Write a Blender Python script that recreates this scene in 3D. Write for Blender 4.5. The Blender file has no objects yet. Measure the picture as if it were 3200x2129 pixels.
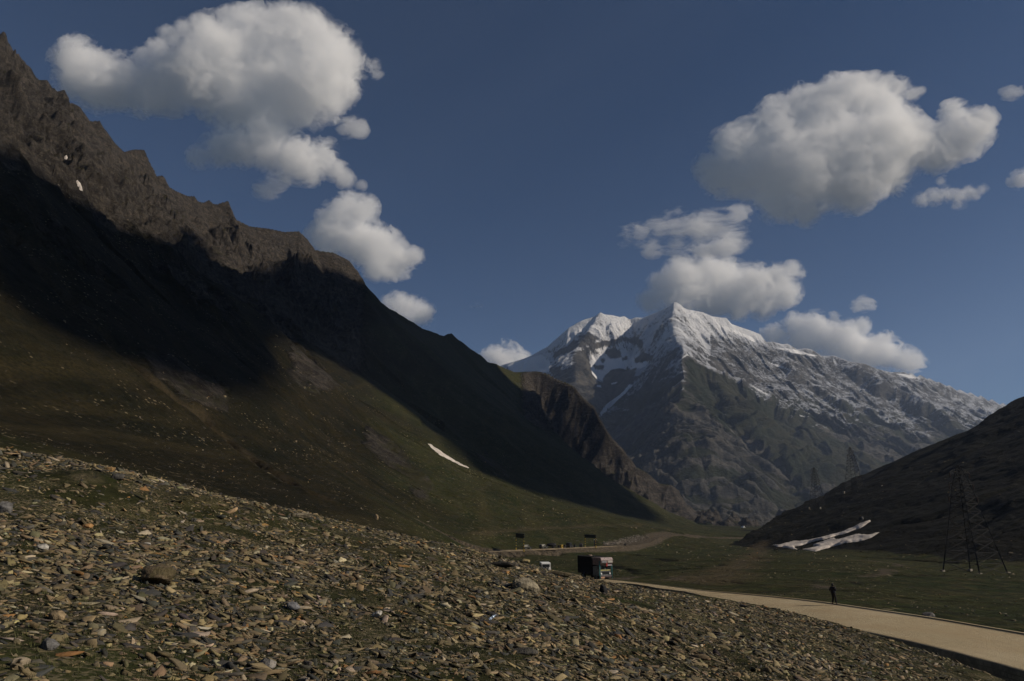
import bpy, bmesh, math, random
import numpy as np
from mathutils import Vector, Matrix
Q = 1.0
R = math.radians
rng = np.random.default_rng(7)
random.seed(7)
scene = bpy.context.scene
COL = scene.collection

# ------------------------------------------------------------------ camera
PITCH = math.atan((1600 - 1064.5) / 2133.0)
FPX = 2133.0
cam_d = bpy.data.cameras.new('camera')
cam = bpy.data.objects.new('camera', cam_d)
COL.objects.link(cam)
cam.rotation_euler = (R(90) + PITCH, 0, 0)
cam_d.sensor_width = 36.0
cam_d.lens = 24.0
cam_d.clip_start = 0.1
cam_d.clip_end = 100000.0
scene.camera = cam

# ------------------------------------------------------------------ light
SUN_AZ, SUN_EL = R(101), R(30)          # azimuth from the view axis (+Y) towards +X
SUN = np.array([math.sin(SUN_AZ) * math.cos(SUN_EL), math.cos(SUN_AZ) * math.cos(SUN_EL), math.sin(SUN_EL)])
world = bpy.data.worlds.new('World')
scene.world = world
world.use_nodes = True
wn = world.node_tree.nodes
sky = wn.new('ShaderNodeTexSky')
sky.sky_type = 'NISHITA'
sky.sun_disc = False
sky.sun_elevation = SUN_EL
sky.sun_rotation = SUN_AZ
sky.altitude = 3000.0
sky.air_density = 1.0
sky.dust_density = 0.15
sky.ozone_density = 4.0
bg = wn['Background']
bg.inputs['Strength'].default_value = 0.056
world.node_tree.links.new(sky.outputs['Color'], bg.inputs['Color'])
sun_d = bpy.data.lights.new('sun', 'SUN')
sun_d.energy = 5.0
sun_d.angle = R(0.35)
sun_d.color = (1.0, 0.885, 0.735)
sun_o = bpy.data.objects.new('sun', sun_d)
COL.objects.link(sun_o)
sun_o.rotation_euler = Vector(SUN).to_track_quat('Z', 'Y').to_euler()
scene.view_settings.view_transform = 'Standard'
scene.view_settings.look = 'None'
scene.view_settings.gamma = 1.0
scene.view_settings.exposure = -0.27
try:
    scene.render.engine = 'CYCLES'
    cy = scene.cycles
    cy.max_bounces = 32; cy.diffuse_bounces = 2; cy.glossy_bounces = 2
    cy.transmission_bounces = 4; cy.volume_bounces = 28; cy.transparent_max_bounces = 48
    cy.use_denoising = True
    cy.use_adaptive_sampling = True; cy.adaptive_threshold = 0.02; cy.adaptive_min_samples = 24
    cy.volume_max_steps = 256
except Exception:
    pass

# ------------------------------------------------------------------ helpers: picture geometry
cP, sP = math.cos(PITCH), math.sin(PITCH)


def tan_el(px, py, ):
    v = (1064.5 - py) / FPX
    return (sP + v * cP) / (cP - v * sP)          # z per unit of forward distance y


def PT(px, py, Y):
    """world point seen at a place of the photograph when it lies Y metres ahead"""
    z = Y * tan_el(px, py)
    yc = Y * cP + z * sP
    return np.array([(px - 1600) / FPX * yc, Y, z])


def PZ(px, py, z):
    """the same for a known height"""
    return PT(px, py, z / tan_el(px, py))


def to_px(x, y, z):
    yc = np.maximum(y * cP + z * sP, 1e-3)
    return 1600 + FPX * x / yc, 1064.5 - FPX * (-y * sP + z * cP) / yc


# ------------------------------------------------------------------ helpers: noise
_perm = np.random.default_rng(3).permutation(256).astype(np.int32)
_perm = np.concatenate([_perm, _perm, _perm])
_ga = np.linspace(0, 2 * np.pi, 32, endpoint=False)
_gx, _gy = np.cos(_ga).astype(np.float32), np.sin(_ga).astype(np.float32)


def pn2(x, y, seed=0):
    x = np.asarray(x, np.float32) + seed * 17.31
    y = np.asarray(y, np.float32) + seed * 9.77
    xi = np.floor(x); yi = np.floor(y)
    fx = x - xi; fy = y - yi
    xi = xi.astype(np.int32) & 255; yi = yi.astype(np.int32) & 255
    u = fx * fx * fx * (fx * (fx * 6 - 15) + 10); v = fy * fy * fy * (fy * (fy * 6 - 15) + 10)

    def g(ix, iy, dx, dy):
        h = _perm[_perm[ix] + iy] & 31
        return _gx[h] * dx + _gy[h] * dy
    a = g(xi, yi, fx, fy); b = g(xi + 1, yi, fx - 1, fy)
    c = g(xi, yi + 1, fx, fy - 1); d = g(xi + 1, yi + 1, fx - 1, fy - 1)
    a += u * (b - a); c += u * (d - c)
    return (a + v * (c - a)) * 1.5


def fbm(x, y, octv=5, seed=0, gain=0.5, lac=2.03):
    s = 0; a = 1.0; t = 0
    for i in range(octv):
        s = s + a * pn2(x, y, seed + i); t += a
        x = x * lac; y = y * lac; a *= gain
    return s / t


def ridged(x, y, octv=5, seed=0, gain=0.55, lac=2.07):
    s = 0; a = 1.0; t = 0; w = 1.0
    for i in range(octv):
        n = 1 - np.abs(pn2(x, y, seed + i)) * 1.6
        n = np.clip(n, 0, 1); n = n * n * w
        s = s + a * n; t += a
        w = np.clip(n * 1.6, 0.15, 1)
        x = x * lac; y = y * lac; a *= gain
    return s / t


_g3 = np.random.default_rng(5).normal(size=(64, 3)).astype(np.float32)
_g3 /= np.linalg.norm(_g3, axis=1)[:, None]


def pn3(p, seed=0):
    p = np.asarray(p, np.float32) + np.float32(seed * 13.7)
    i = np.floor(p); f = p - i; i = i.astype(np.int32) & 255
    w = f * f * f * (f * (f * 6 - 15) + 10)
    out = 0
    for dx in (0, 1):
        for dy in (0, 1):
            for dz in (0, 1):
                h = _perm[_perm[_perm[i[:, 0] + dx] + i[:, 1] + dy] + i[:, 2] + dz] & 63
                g = _g3[h]
                d = g[:, 0] * (f[:, 0] - dx) + g[:, 1] * (f[:, 1] - dy) + g[:, 2] * (f[:, 2] - dz)
                out = out + d * (w[:, 0] if dx else 1 - w[:, 0]) * (w[:, 1] if dy else 1 - w[:, 1]) * (w[:, 2] if dz else 1 - w[:, 2])
    return out * 1.5


def sstep(a, b, x):
    t = np.clip((x - a) / (b - a), 0, 1)
    return t * t * (3 - 2 * t)


def in_poly(px, py, poly):
    """signed-ish: True inside polygon (vectorised)"""
    inside = np.zeros(px.shape, bool)
    n = len(poly)
    for i in range(n):
        x1, y1 = poly[i]; x2, y2 = poly[(i + 1) % n]
        if y1 == y2:
            continue
        c = ((y1 > py) != (y2 > py)) & (px < (x2 - x1) * (py - y1) / (y2 - y1) + x1)
        inside ^= c
    return inside


def seg_dist(px, py, line):
    """distance to a polyline (2D)"""
    best = np.full(px.shape, 1e9, np.float32)
    for (x1, y1), (x2, y2) in zip(line[:-1], line[1:]):
        dx, dy = x2 - x1, y2 - y1
        t = np.clip(((px - x1) * dx + (py - y1) * dy) / (dx * dx + dy * dy + 1e-9), 0, 1)
        best = np.minimum(best, np.hypot(px - x1 - t * dx, py - y1 - t * dy))
    return best


# ------------------------------------------------------------------ helpers: objects
def tag(o, label=None, cat=None, group=None, kind=None):
    if label: o['label'] = label
    if cat: o['category'] = cat
    if group: o['group'] = group
    if kind: o['kind'] = kind
    return o


def mesh_np(name, verts, faces, mat=None, parent=None, smooth=False, attrs=None):
    """faces: (n,k) int array, or list of such arrays"""
    me = bpy.data.meshes.new(name)
    verts = np.asarray(verts, np.float32)
    if not isinstance(faces, list):
        faces = [faces]
    faces = [np.asarray(f, np.int32) for f in faces if len(f)]
    me.vertices.add(len(verts)); me.vertices.foreach_set('co', verts.ravel())
    nl = sum(f.size for f in faces); nf = sum(len(f) for f in faces)
    me.loops.add(nl); me.polygons.add(nf)
    me.loops.foreach_set('vertex_index', np.concatenate([f.ravel() for f in faces]))
    tot = np.concatenate([np.full(len(f), f.shape[1], np.int32) for f in faces])
    start = np.concatenate([[0], np.cumsum(tot)[:-1]]).astype(np.int32)
    me.polygons.foreach_set('loop_start', start)
    me.polygons.foreach_set('loop_total', tot)
    if smooth:
        me.polygons.foreach_set('use_smooth', np.ones(nf, bool))
    if attrs:
        for k, a in attrs.items():
            a = np.asarray(a, np.float32)
            if a.ndim == 1:
                at = me.attributes.new(k, 'FLOAT', 'POINT'); at.data.foreach_set('value', a)
            else:
                at = me.attributes.new(k, 'FLOAT_COLOR', 'POINT')
                at.data.foreach_set('color', np.concatenate([a, np.ones((len(a), 1), np.float32)], 1).ravel())
    me.update(calc_edges=True)
    o = bpy.data.objects.new(name, me)
    COL.objects.link(o)
    if mat: me.materials.append(mat)
    if parent: o.parent = parent
    return o


# ------------------------------------------------------------------ helpers: node materials
class NM:
    def __init__(s, name):
        s.m = bpy.data.materials.new(name); s.m.use_nodes = True
        s.t = s.m.node_tree; s.t.nodes.clear()
        s.out = s.t.nodes.new('ShaderNodeOutputMaterial')

    def n(s, typ, **kw):
        nd = s.t.nodes.new(typ)
        for k, v in kw.items():
            setattr(nd, k, v)
        return nd

    def put(s, sock, v):
        if isinstance(v, bpy.types.NodeSocket):
            s.t.links.new(v, sock)
        elif v is not None:
            sock.default_value = v if not (isinstance(v, tuple) and len(v) == 3 and sock.type == 'RGBA') else (*v, 1)

    def math(s, op, a, b=None, c=None, clamp=False):
        nd = s.n('ShaderNodeMath', operation=op, use_clamp=clamp)
        for i, v in enumerate((a, b, c)):
            s.put(nd.inputs[i], v)
        return nd.outputs[0]

    def mix(s, f, a, b, typ='MIX'):
        nd = s.n('ShaderNodeMix', data_type='RGBA', blend_type=typ)
        s.put(nd.inputs[0], f); s.put(nd.inputs[6], a); s.put(nd.inputs[7], b)
        return nd.outputs[2]

    def attr(s, name, what='Fac'):
        return s.n('ShaderNodeAttribute', attribute_name=name).outputs[what]

    def coord(s, scale=(1, 1, 1), rot=(0, 0, 0), kind='Object'):
        tc = s.n('ShaderNodeTexCoord'); mp = s.n('ShaderNodeMapping')
        mp.inputs['Scale'].default_value = scale; mp.inputs['Rotation'].default_value = rot
        s.t.links.new(tc.outputs[kind], mp.inputs['Vector'])
        return mp.outputs[0]

    def noise(s, scale, vec=None, detail=4.0, rough=0.55, dist=0.0, what=0):
        nd = s.n('ShaderNodeTexNoise'); nd.inputs['Scale'].default_value = scale
        nd.inputs['Detail'].default_value = detail; nd.inputs['Roughness'].default_value = rough
        nd.inputs['Distortion'].default_value = dist
        if vec is not None: s.t.links.new(vec, nd.inputs['Vector'])
        return nd.outputs[what]

    def voro(s, scale, vec=None, feature='F1', what='Distance', rnd=1.0):
        nd = s.n('ShaderNodeTexVoronoi', feature=feature); nd.inputs['Scale'].default_value = scale
        nd.inputs['Randomness'].default_value = rnd
        if vec is not None: s.t.links.new(vec, nd.inputs['Vector'])
        return nd.outputs[what]

    def map(s, v, a, b, c=0.0, d=1.0, smooth=True):
        nd = s.n('ShaderNodeMapRange', interpolation_type='SMOOTHSTEP' if smooth else 'LINEAR')
        s.put(nd.inputs[0], v)
        for i, q in enumerate((a, b, c, d)):
            s.put(nd.inputs[i + 1], q)
        return nd.outputs[0]

    def bump(s, h, strength=0.5, dist=1.0, normal=None):
        nd = s.n('ShaderNodeBump'); nd.inputs['Strength'].default_value = strength
        nd.inputs['Distance'].default_value = dist
        s.put(nd.inputs['Height'], h)
        if normal is not None: s.t.links.new(normal, nd.inputs['Normal'])
        return nd.outputs[0]

    def bsdf(s, color, rough=0.9, normal=None, spec=0.2, metal=0.0):
        nd = s.n('ShaderNodeBsdfPrincipled')
        s.put(nd.inputs['Base Color'], color); s.put(nd.inputs['Roughness'], rough)
        nd.inputs['Specular IOR Level'].default_value = spec
        nd.inputs['Metallic'].default_value = metal
        if normal is not None: s.t.links.new(normal, nd.inputs['Normal'])
        s.t.links.new(nd.outputs[0], s.out.inputs['Surface'])
        return s.m


# ------------------------------------------------------------------ terrain: skeletons (photo px, px, metres ahead)
def line3(pts):
    return np.array([PT(*p) for p in pts])


CREST = [(0, 134, 700), (26, 135, 705), (51, 173, 710), (92, 204, 720), (107, 230, 725), (122, 250, 730), (148, 249, 735),
         (165, 272, 740), (179, 283, 745), (202, 281, 750), (212, 301, 755), (219, 321, 758), (245, 327, 765), (260, 347, 770),
         (281, 378, 780), (311, 376, 790), (320, 395, 800), (332, 408, 810), (357, 444, 830), (388, 474, 850), (420, 466, 875),
         (452, 467, 900), (455, 508, 905), (474, 546, 915), (490, 550, 920), (510, 547, 930), (516, 574, 940), (546, 594, 955), (587, 612, 980),
         (607, 612, 990), (618, 628, 1000), (636, 633, 1010), (653, 624, 1020), (666, 636, 1028), (679, 638, 1035), (700, 630, 1045), (714, 628, 1050),
         (722, 658, 1055), (735, 684, 1060), (781, 707, 1080), (842, 714, 1110), (888, 724, 1130), (934, 722, 1150), (959, 745, 1160),
         (985, 781, 1170), (1015, 786, 1180), (1041, 789, 1190), (1070, 803, 1205), (1092, 815, 1220), (1115, 858, 1235), (1130, 896, 1250),
         (1159, 922, 1280), (1202, 953, 1330), (1238, 977, 1370), (1273, 996, 1410), (1335, 1032, 1490), (1365, 1042, 1540), (1386, 1050, 1570), (1398, 1043, 1585), (1411, 1040, 1600), (1432, 1060, 1620), (1467, 1086, 1660),
         (1500, 1110, 1700), (1523, 1130, 1740), (1549, 1134, 1780), (1605, 1162, 1850), (1633, 1160, 1880), (1661, 1160, 1900),
         (1690, 1162, 1900), (1712, 1166, 1890), (1733, 1180, 1880), (1768, 1194, 1860), (1794, 1207, 1840), (1814, 1234, 1820),
         (1855, 1269, 1790), (1870, 1300, 1770), (1896, 1346, 1740), (1927, 1387, 1720), (1967, 1433, 1690), (1985, 1458, 1680),
         (2025, 1478, 1670), (2060, 1510, 1665), (2095, 1514, 1660), (2120, 1562, 1640), (2160, 1610, 1610), (2190, 1645, 1580)]
CREST_D = [(0, 640), (900, 700), (1130, 620), (1411, 600), (1605, 450), (1730, 330), (1870, 260), (2190, 120)]
SPUR_B = [(700, 965, 770), (840, 1000, 755), (930, 1065, 735), (1000, 1130, 720), (1100, 1210, 690), (1200, 1290, 650), (1290, 1375, 615), (1340, 1402, 620),
          (1400, 1432, 645), (1470, 1465, 680), (1600, 1510, 760), (1700, 1538, 830), (1800, 1565, 900), (2000, 1615, 1080), (2150, 1650, 1300)]
SPUR_C = [(-300, 250, 470), (0, 444, 520), (61, 490, 535), (153, 556, 560), (270, 617, 600), (347, 668, 640), (423, 730, 690), (500, 800, 735), (600, 900, 700), (690, 1000, 640), (760, 1090, 560)]
SPUR_E = [(531, 622, 900), (597, 700, 850), (653, 776, 830), (714, 848, 800), (760, 905, 785), (840, 1000, 760)]
HILL = [(2316, 1678, 800), (2408, 1650, 795), (2444, 1629, 790), (2510, 1594, 780), (2602, 1555, 770), (2663, 1520, 758), (2755, 1466, 740), (2816, 1436, 715), (2893, 1402, 690),
        (2995, 1364, 655), (3041, 1344, 640), (3122, 1293, 620), (3200, 1242, 600)]
SNOW_CREST = [(1450, 1180, 5600), (1574, 1139, 5450), (1636, 1121, 5350), (1661, 1111, 5330), (1712, 1083, 5300), (1743, 1055, 5270), (1778, 1024, 5250), (1819, 1001, 5250), (1860, 989, 5250), (1875, 977, 5250),
              (1890, 983, 5260), (1911, 985, 5280), (1937, 991, 5300), (1950, 988, 5320), (1967, 999, 5350), (1988, 992, 5330), (2008, 994, 5300), (2044, 979, 5200), (2074, 966, 5100), (2095, 955, 5040), (2108, 945, 5000), (2114, 952, 4995), (2125, 956, 4990),
              (2146, 967, 5000), (2165, 970, 5020), (2197, 976, 5050), (2222, 988, 5070), (2253, 993, 5085), (2268, 993, 5090), (2285, 1012, 5100), (2306, 1020, 5110), (2347, 1034, 5130), (2375, 1045, 5150), (2384, 1060, 5155), (2393, 1069, 5160), (2415, 1068, 5170),
              (2444, 1076, 5200), (2460, 1074, 5210), (2490, 1092, 5230), (2515, 1088, 5240), (2536, 1092, 5250), (2566, 1112, 5250), (2607, 1112, 5250), (2653, 1130, 5270), (2699, 1136, 5290), (2740, 1153, 5330), (2781, 1163, 5380),
              (2837, 1163, 5450), (2878, 1173, 5500), (2918, 1188, 5560), (2969, 1206, 5620), (3010, 1222, 5660), (3026, 1225, 5680), (3071, 1238, 5730), (3143, 1263, 5800), (3250, 1310, 5900), (3500, 1400, 6100)]
SNOW_S1 = [(2108, 945, 5000), (2112, 995, 4750), (2117, 1040, 4500), (2128, 1075, 4230), (2137, 1108, 4000), (2142, 1200, 3650), (2162, 1300, 3300), (2182, 1420, 2950), (2205, 1530, 2650), (2215, 1630, 2350)]
SNOW_S2 = [(2137, 1108, 4000), (2215, 1142, 4020), (2290, 1180, 4000), (2350, 1206, 3980), (2410, 1235, 3950), (2510, 1300, 3850), (2600, 1352, 3730), (2690, 1400, 3600), (2790, 1450, 3450), (2900, 1520, 3250)]
SNOW_S3 = [(2347, 1034, 5130), (2420, 1100, 4900), (2480, 1155, 4700), (2560, 1205, 4560), (2650, 1260, 4400), (2750, 1330, 4200), (2850, 1400, 4000), (2960, 1480, 3800)]
SNOW_S4 = [(2607, 1112, 5250), (2680, 1150, 5080), (2750, 1185, 4900), (2840, 1225, 4750), (2920, 1270, 4600), (3000, 1345, 4300)]
SNOW_S0 = [(1875, 977, 5250), (1835, 1030, 5080), (1800, 1085, 4920), (1798, 1120, 4780), (1800, 1180, 4550), (1815, 1250, 4300), (1840, 1330, 4000), (1880, 1420, 3600)]
SNOW_S6 = [(2215, 1142, 4020), (2300, 1260, 3600), (2420, 1360, 3250), (2540, 1450, 2950), (2600, 1540, 2700)]


def roof(x, y, ridge, Ds, zbase=-30.0, a=0.8, smooth_at=160.0, e=0.0):
    """height of a ridge's flanks: (z, distance to the crest line, arc length along it)"""
    n = len(ridge)
    zs = ridge[:, 2].copy()
    zsm = zs.copy()
    for _ in range(10):
        zsm[1:-1] = (zsm[:-2] + zsm[1:-1] * 2 + zsm[2:]) / 4
    seg = np.hypot(*(ridge[1:, :2] - ridge[:-1, :2]).T)
    arc = np.concatenate([[0], np.cumsum(seg)])
    bd = np.full(x.shape, 1e12, np.float32); bs = np.zeros(x.shape, np.float32)
    for i in range(n - 1):
        x1, y1 = ridge[i, :2]; dx, dy = ridge[i + 1, :2] - ridge[i, :2]
        L2 = dx * dx + dy * dy + 1e-6
        t = np.clip(((x - np.float32(x1)) * np.float32(dx) + (y - np.float32(y1)) * np.float32(dy)) / np.float32(L2), 0, 1)
        d2 = (x - x1 - t * dx) ** 2 + (y - y1 - t * dy) ** 2
        m = d2 < bd
        bd = np.where(m, d2, bd); bs = np.where(m, arc[i] + t * seg[i], bs)
    d = np.sqrt(bd)
    dr = np.sqrt(bd + e * e) - e
    z0 = np.interp(bs, arc, zs); z1 = np.interp(bs, arc, zsm)
    w = np.exp(-d / smooth_at)
    zr = z1 + (z0 - z1) * w
    D = np.interp(bs, arc, Ds)
    Z = np.maximum(zr - zbase, 5.0)
    dd = dr / D
    f = np.where(dd < 1, (1 - np.exp(-a * np.minimum(dd, 1))) / (1 - math.exp(-a)), 1 + (dd - 1) * a * math.exp(-a) / (1 - math.exp(-a)))
    return (zr - Z * f).astype(np.float32), d.astype(np.float32), bs.astype(np.float32)


def ds_of(pts, table):
    return np.interp([p[0] for p in pts], [t[0] for t in table], [t[1] for t in table])


# ------------------------------------------------------------------ terrain: the ground's control points
ctrl = []


def cp(px, py, Y):
    p = PT(px, py, Y); ctrl.append(p)


def near_plane(x, y):
    return -1.6 - np.where(x < 0, 0.19, 0.255) * x - 0.028 * y


for az in (-175, -140, -110, -85, -65, -50, -38, -28, -18, -9, 0, 9, 18):
    for r in (2.5, 5, 9, 15, 22):
        x, y = r * math.sin(R(az)), r * math.cos(R(az))
        ctrl.append(np.array([x, y, near_plane(x, y) + 0.02 * max(0, -y)]))
for az in (27, 36, 48, 65, 85, 110, 140, 175):
    for r in (2.5, 5, 9, 15, 22, 30):
        x, y = r * math.sin(R(az)), r * math.cos(R(az))
        ctrl.append(np.array([x, y, max(near_plane(x, y), -8.6)]))
EDGE = [(-250, 1350, 27), (0, 1419, 28), (140, 1428, 29), (327, 1465, 30), (420, 1503, 31), (560, 1535, 32), (700, 1563, 33), (840, 1591, 35), (980, 1615, 37), (1140, 1652, 40),
        (1280, 1685, 43), (1420, 1708, 47), (1504, 1722, 49), (1607, 1754, 52), (1690, 1783, 55), (1793, 1800, 57), (1887, 1812, 58), (1980, 1830, 58)]
for px, py, Y in EDGE:
    cp(px, py, Y)
    cp(px, py + 9, Y * 0.72) if px > 200 else cp(px, py + 22, Y * 0.75)
    cp(px, py + 8, Y * 1.35)
    if 400 < px < 1700: cp(px, py + 14, Y * 1.75)
# slope foot and fan on the left
for p in [(-250, 1300, 80), (0, 1390, 75), (0, 1330, 120), (0, 1230, 190), (300, 1420, 110), (300, 1330, 170), (560, 1505, 110), (560, 1440, 170), (840, 1570, 130), (840, 1500, 200), (1100, 1612, 170),
          (1100, 1540, 250), (1300, 1660, 215), (1300, 1590, 330), (1300, 1500, 430), (1450, 1695, 260), (1450, 1650, 340), (1450, 1560, 480), (1420, 1480, 590), (1600, 1700, 320), (1600, 1655, 420), (1600, 1590, 560),
          (1750, 1692, 345), (1800, 1655, 500), (1800, 1605, 700), (1950, 1688, 430), (2000, 1660, 600), (2000, 1635, 850), (2150, 1673, 640), (2150, 1655, 1000), (2300, 1668, 800), (2300, 1655, 1250), (2250, 1648, 1700), (2100, 1640, 2200), (2400, 1646, 1700), (2400, 1643, 2400),
          # valley floor in front of the embankment
          (1480, 1748, 262), (1560, 1748, 270), (1700, 1744, 278), (1800, 1741, 290), (1900, 1735, 315), (2000, 1729, 350), (2100, 1722, 420), (2200, 1716, 490), (2320, 1708, 560), (2420, 1706, 560),
          (1650, 1790, 150), (1750, 1790, 165), (1870, 1765, 200), (1870, 1806, 128), (1960, 1800, 135), (2000, 1760, 210), (2150, 1800, 130), (2150, 1740, 270), (2200, 1760, 200), (2400, 1800, 130), (2400, 1850, 90), (2400, 1730, 320), (2600, 1750, 240), (2600, 1850, 85), (2700, 1800, 140), (2700, 1720, 360),
          (2800, 1850, 95), (3000, 1900, 78), (2900, 1800, 150), (3000, 1765, 250), (3070, 1790, 206), (3150, 1850, 120), (3200, 1800, 170), (3200, 1920, 65), (2550, 1698, 520), (2440, 1694, 640), (2360, 1692, 720)]:
    cp(*p)
# outside the picture
for az, ts in ((-60, (.10, .28, .5, .55)), (-90, (.13, .3, .45, .5)), (-130, (.10, .2, .3, .3)), (-178, (.02, .05, .08, .1)),
               (55, (-.13, -.02, .1, .1)), (90, (-.14, -.02, .1, .1)), (130, (-.06, .0, .08, .1)), (178, (.02, .05, .08, .1))):
    for r, t in zip((60, 250, 900, 2800), ts):
        ctrl.append(np.array([r * math.sin(R(az)), r * math.cos(R(az)), r * t]))
ctrl = np.array(ctrl)
c_az = np.arctan2(ctrl[:, 0], ctrl[:, 1]); c_lr = np.log(np.hypot(ctrl[:, 0], ctrl[:, 1]))
c_t = ctrl[:, 2] / np.hypot(ctrl[:, 0], ctrl[:, 1])


def tps(r2):
    return 0.5 * r2 * np.log(r2 + 1e-12)


_S = 1.6
A = np.stack([c_az * _S, c_lr], 1)
_d2 = ((A[:, None] - A[None]) ** 2).sum(-1)
_K = tps(_d2) + np.eye(len(A)) * 2e-3
_P = np.concatenate([np.ones((len(A), 1)), A], 1)
_M = np.block([[_K, _P], [_P.T, np.zeros((3, 3))]])
_w = np.linalg.solve(_M, np.concatenate([c_t, np.zeros(3)]))


def ground_t(az, lr):
    out = np.empty(az.shape)
    for i in range(az.shape[0]):
        b = np.stack([az[i] * _S, lr[i]], 1)
        k = tps(((b[:, None] - A[None]) ** 2).sum(-1))
        out[i] = k @ _w[:-3] + _w[-3] + b @ _w[-2:]
    return out


# ------------------------------------------------------------------ terrain: the polar grid (finer towards the viewpoint)
naz = int(1250 * Q)
az_f = np.linspace(R(-43), R(43), naz)
az_c = R(43) + (np.linspace(0, 1, int(50 * max(Q, .5)) + 1)[1:] ** 1.5) * R(137)
AZ = np.concatenate([-az_c[::-1], az_f, az_c])
r1 = np.exp(np.arange(math.log(2.2), math.log(240), 0.0055 / Q))
r2 = np.exp(np.arange(math.log(240), math.log(2500), 0.0026 / Q))
r3 = np.exp(np.linspace(math.log(2505), math.log(9000), 30))
RR = np.concatenate([r1, r2, r3])
NA, NR = len(AZ), len(RR)
LR = np.log(RR)
X = (RR[:, None] * np.sin(AZ)[None]).astype(np.float32)
Yg = (RR[:, None] * np.cos(AZ)[None]).astype(np.float32)
# smooth ground on a coarse grid, then upsampled
ca = np.concatenate([-az_c[::-3], np.linspace(R(-43), R(43), 220), az_c[2::3]])
cl = np.linspace(LR[0], LR[-1], 300)
ct = ground_t(np.repeat(ca[None], len(cl), 0), np.repeat(cl[:, None], len(ca), 1))
ct[cl > math.log(2800)] = ct[np.searchsorted(cl, math.log(2800)) - 1][None]
tmp = np.stack([np.interp(AZ, ca, row) for row in ct])
idx = np.clip(np.searchsorted(cl, LR) - 1, 0, len(cl) - 2)
fr = ((LR - cl[idx]) / (cl[idx + 1] - cl[idx]))[:, None]
ZG = ((tmp[idx] * (1 - fr) + tmp[idx + 1] * fr) * RR[:, None]).astype(np.float32)
far = RR > 2500
ZG[far] = np.minimum(ZG[far], 0) * 0 + ZG[~far][-1][None] * 1.0
ZG[far] -= (RR[far] - 2500)[:, None] * 0.02


def z_at(x, y, grid):
    """bilinear height"""
    x = np.asarray(x, float); y = np.asarray(y, float)
    a = np.arctan2(x, y); l = np.log(np.maximum(np.hypot(x, y), 2.21))
    i = np.clip(np.searchsorted(LR, l) - 1, 0, NR - 2); j = np.clip(np.searchsorted(AZ, a) - 1, 0, NA - 2)
    fi = (l - LR[i]) / (LR[i + 1] - LR[i]); fj = (a - AZ[j]) / (AZ[j + 1] - AZ[j])
    return (grid[i, j] * (1 - fi) * (1 - fj) + grid[i + 1, j] * fi * (1 - fj) + grid[i, j + 1] * (1 - fi) * fj + grid[i + 1, j + 1] * fi * fj)


def hit(px, py, grid, rmin=3.0, rmax=2400.0):
    """where the line of sight through a place of the photograph meets the terrain"""
    p = PT(px, py, 1.0); h = math.hypot(p[0], p[1]); t = p[2] / h; a = math.atan2(p[0], p[1])
    j = int(np.clip(np.searchsorted(AZ, a), 1, NA - 1)); f = (a - AZ[j - 1]) / (AZ[j] - AZ[j - 1])
    col = (grid[:, j - 1] * (1 - f) + grid[:, j] * f) / RR - t
    i0 = np.searchsorted(RR, rmin)
    k = np.nonzero((col[i0:] >= 0) & (RR[i0:] < rmax))[0]
    if len(k) == 0:
        k = i0 + int(np.argmax(np.where((RR[i0:] < rmax), col[i0:], -9)))
        r = RR[k]
    else:
        k = i0 + k[0]
        r = RR[k]
        if k > 0 and col[k - 1] < 0:
            r = RR[k - 1] + (RR[k] - RR[k - 1]) * (-col[k - 1]) / (col[k] - col[k - 1])
    x, y = r * math.sin(a), r * math.cos(a)
    return np.array([x, y, t * r])


# ---- the concrete road in front (far edge / near edge) and the dirt road on its bank
RZ = [(1960, -9.7), (1990, -9.6), (2200, -9.0), (2400, -8.5), (2640, -8.1), (2921, -8.0), (3200, -8.0)]
rz = lambda px: float(np.interp(px, [a for a, b in RZ], [b for a, b in RZ]))
FAR_E = [(1990, 1820), (2060, 1829), (2200, 1846), (2300, 1854), (2400, 1863), (2520, 1875), (2640, 1891), (2761, 1909), (2921, 1931), (3042, 1953), (3198, 1979)]
NEAR_E = [(1975, 1823), (2050, 1838), (2154, 1851), (2250, 1877), (2400, 1913), (2510, 1935), (2625, 1961), (2741, 1985), (2921, 2025), (3060, 2062), (3198, 2102)]
far_w = [PZ(px, py, rz(px)) for px, py in FAR_E]
near_w = [PZ(px, py, rz(px)) for px, py in NEAR_E]


def ext(l, k):
    d = l[-1] - l[-3]; d = d / np.linalg.norm(d)
    return l[-1] + d * k


far_w += [ext(far_w, 12), ext(far_w, 30), ext(far_w, 60)]
near_w += [ext(near_w, 12), ext(near_w, 30), ext(near_w, 60)]
far_w = [np.array([-60, 170, -12.6]), np.array([-20, 152, -12.4]), np.array([6.5, 138, -10.6]), np.array([14.0, 122, -10.9])] + far_w
near_w = [np.array([-60, 160, -12.6]), np.array([-22, 143, -12.4]), np.array([1.0, 130, -10.7]), np.array([9.5, 115, -10.9])] + near_w
far_w = np.array(far_w); near_w = np.array(near_w)


def resample(l, n):
    s = np.concatenate([[0], np.cumsum(np.linalg.norm(np.diff(l, axis=0), axis=1))])
    t = np.linspace(0, s[-1], n)
    out = np.stack([np.interp(t, s, l[:, i]) for i in range(3)], 1)
    for _ in range(4):
        out[1:-1] = (out[:-2] + 2 * out[1:-1] + out[2:]) / 4
    return out


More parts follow.
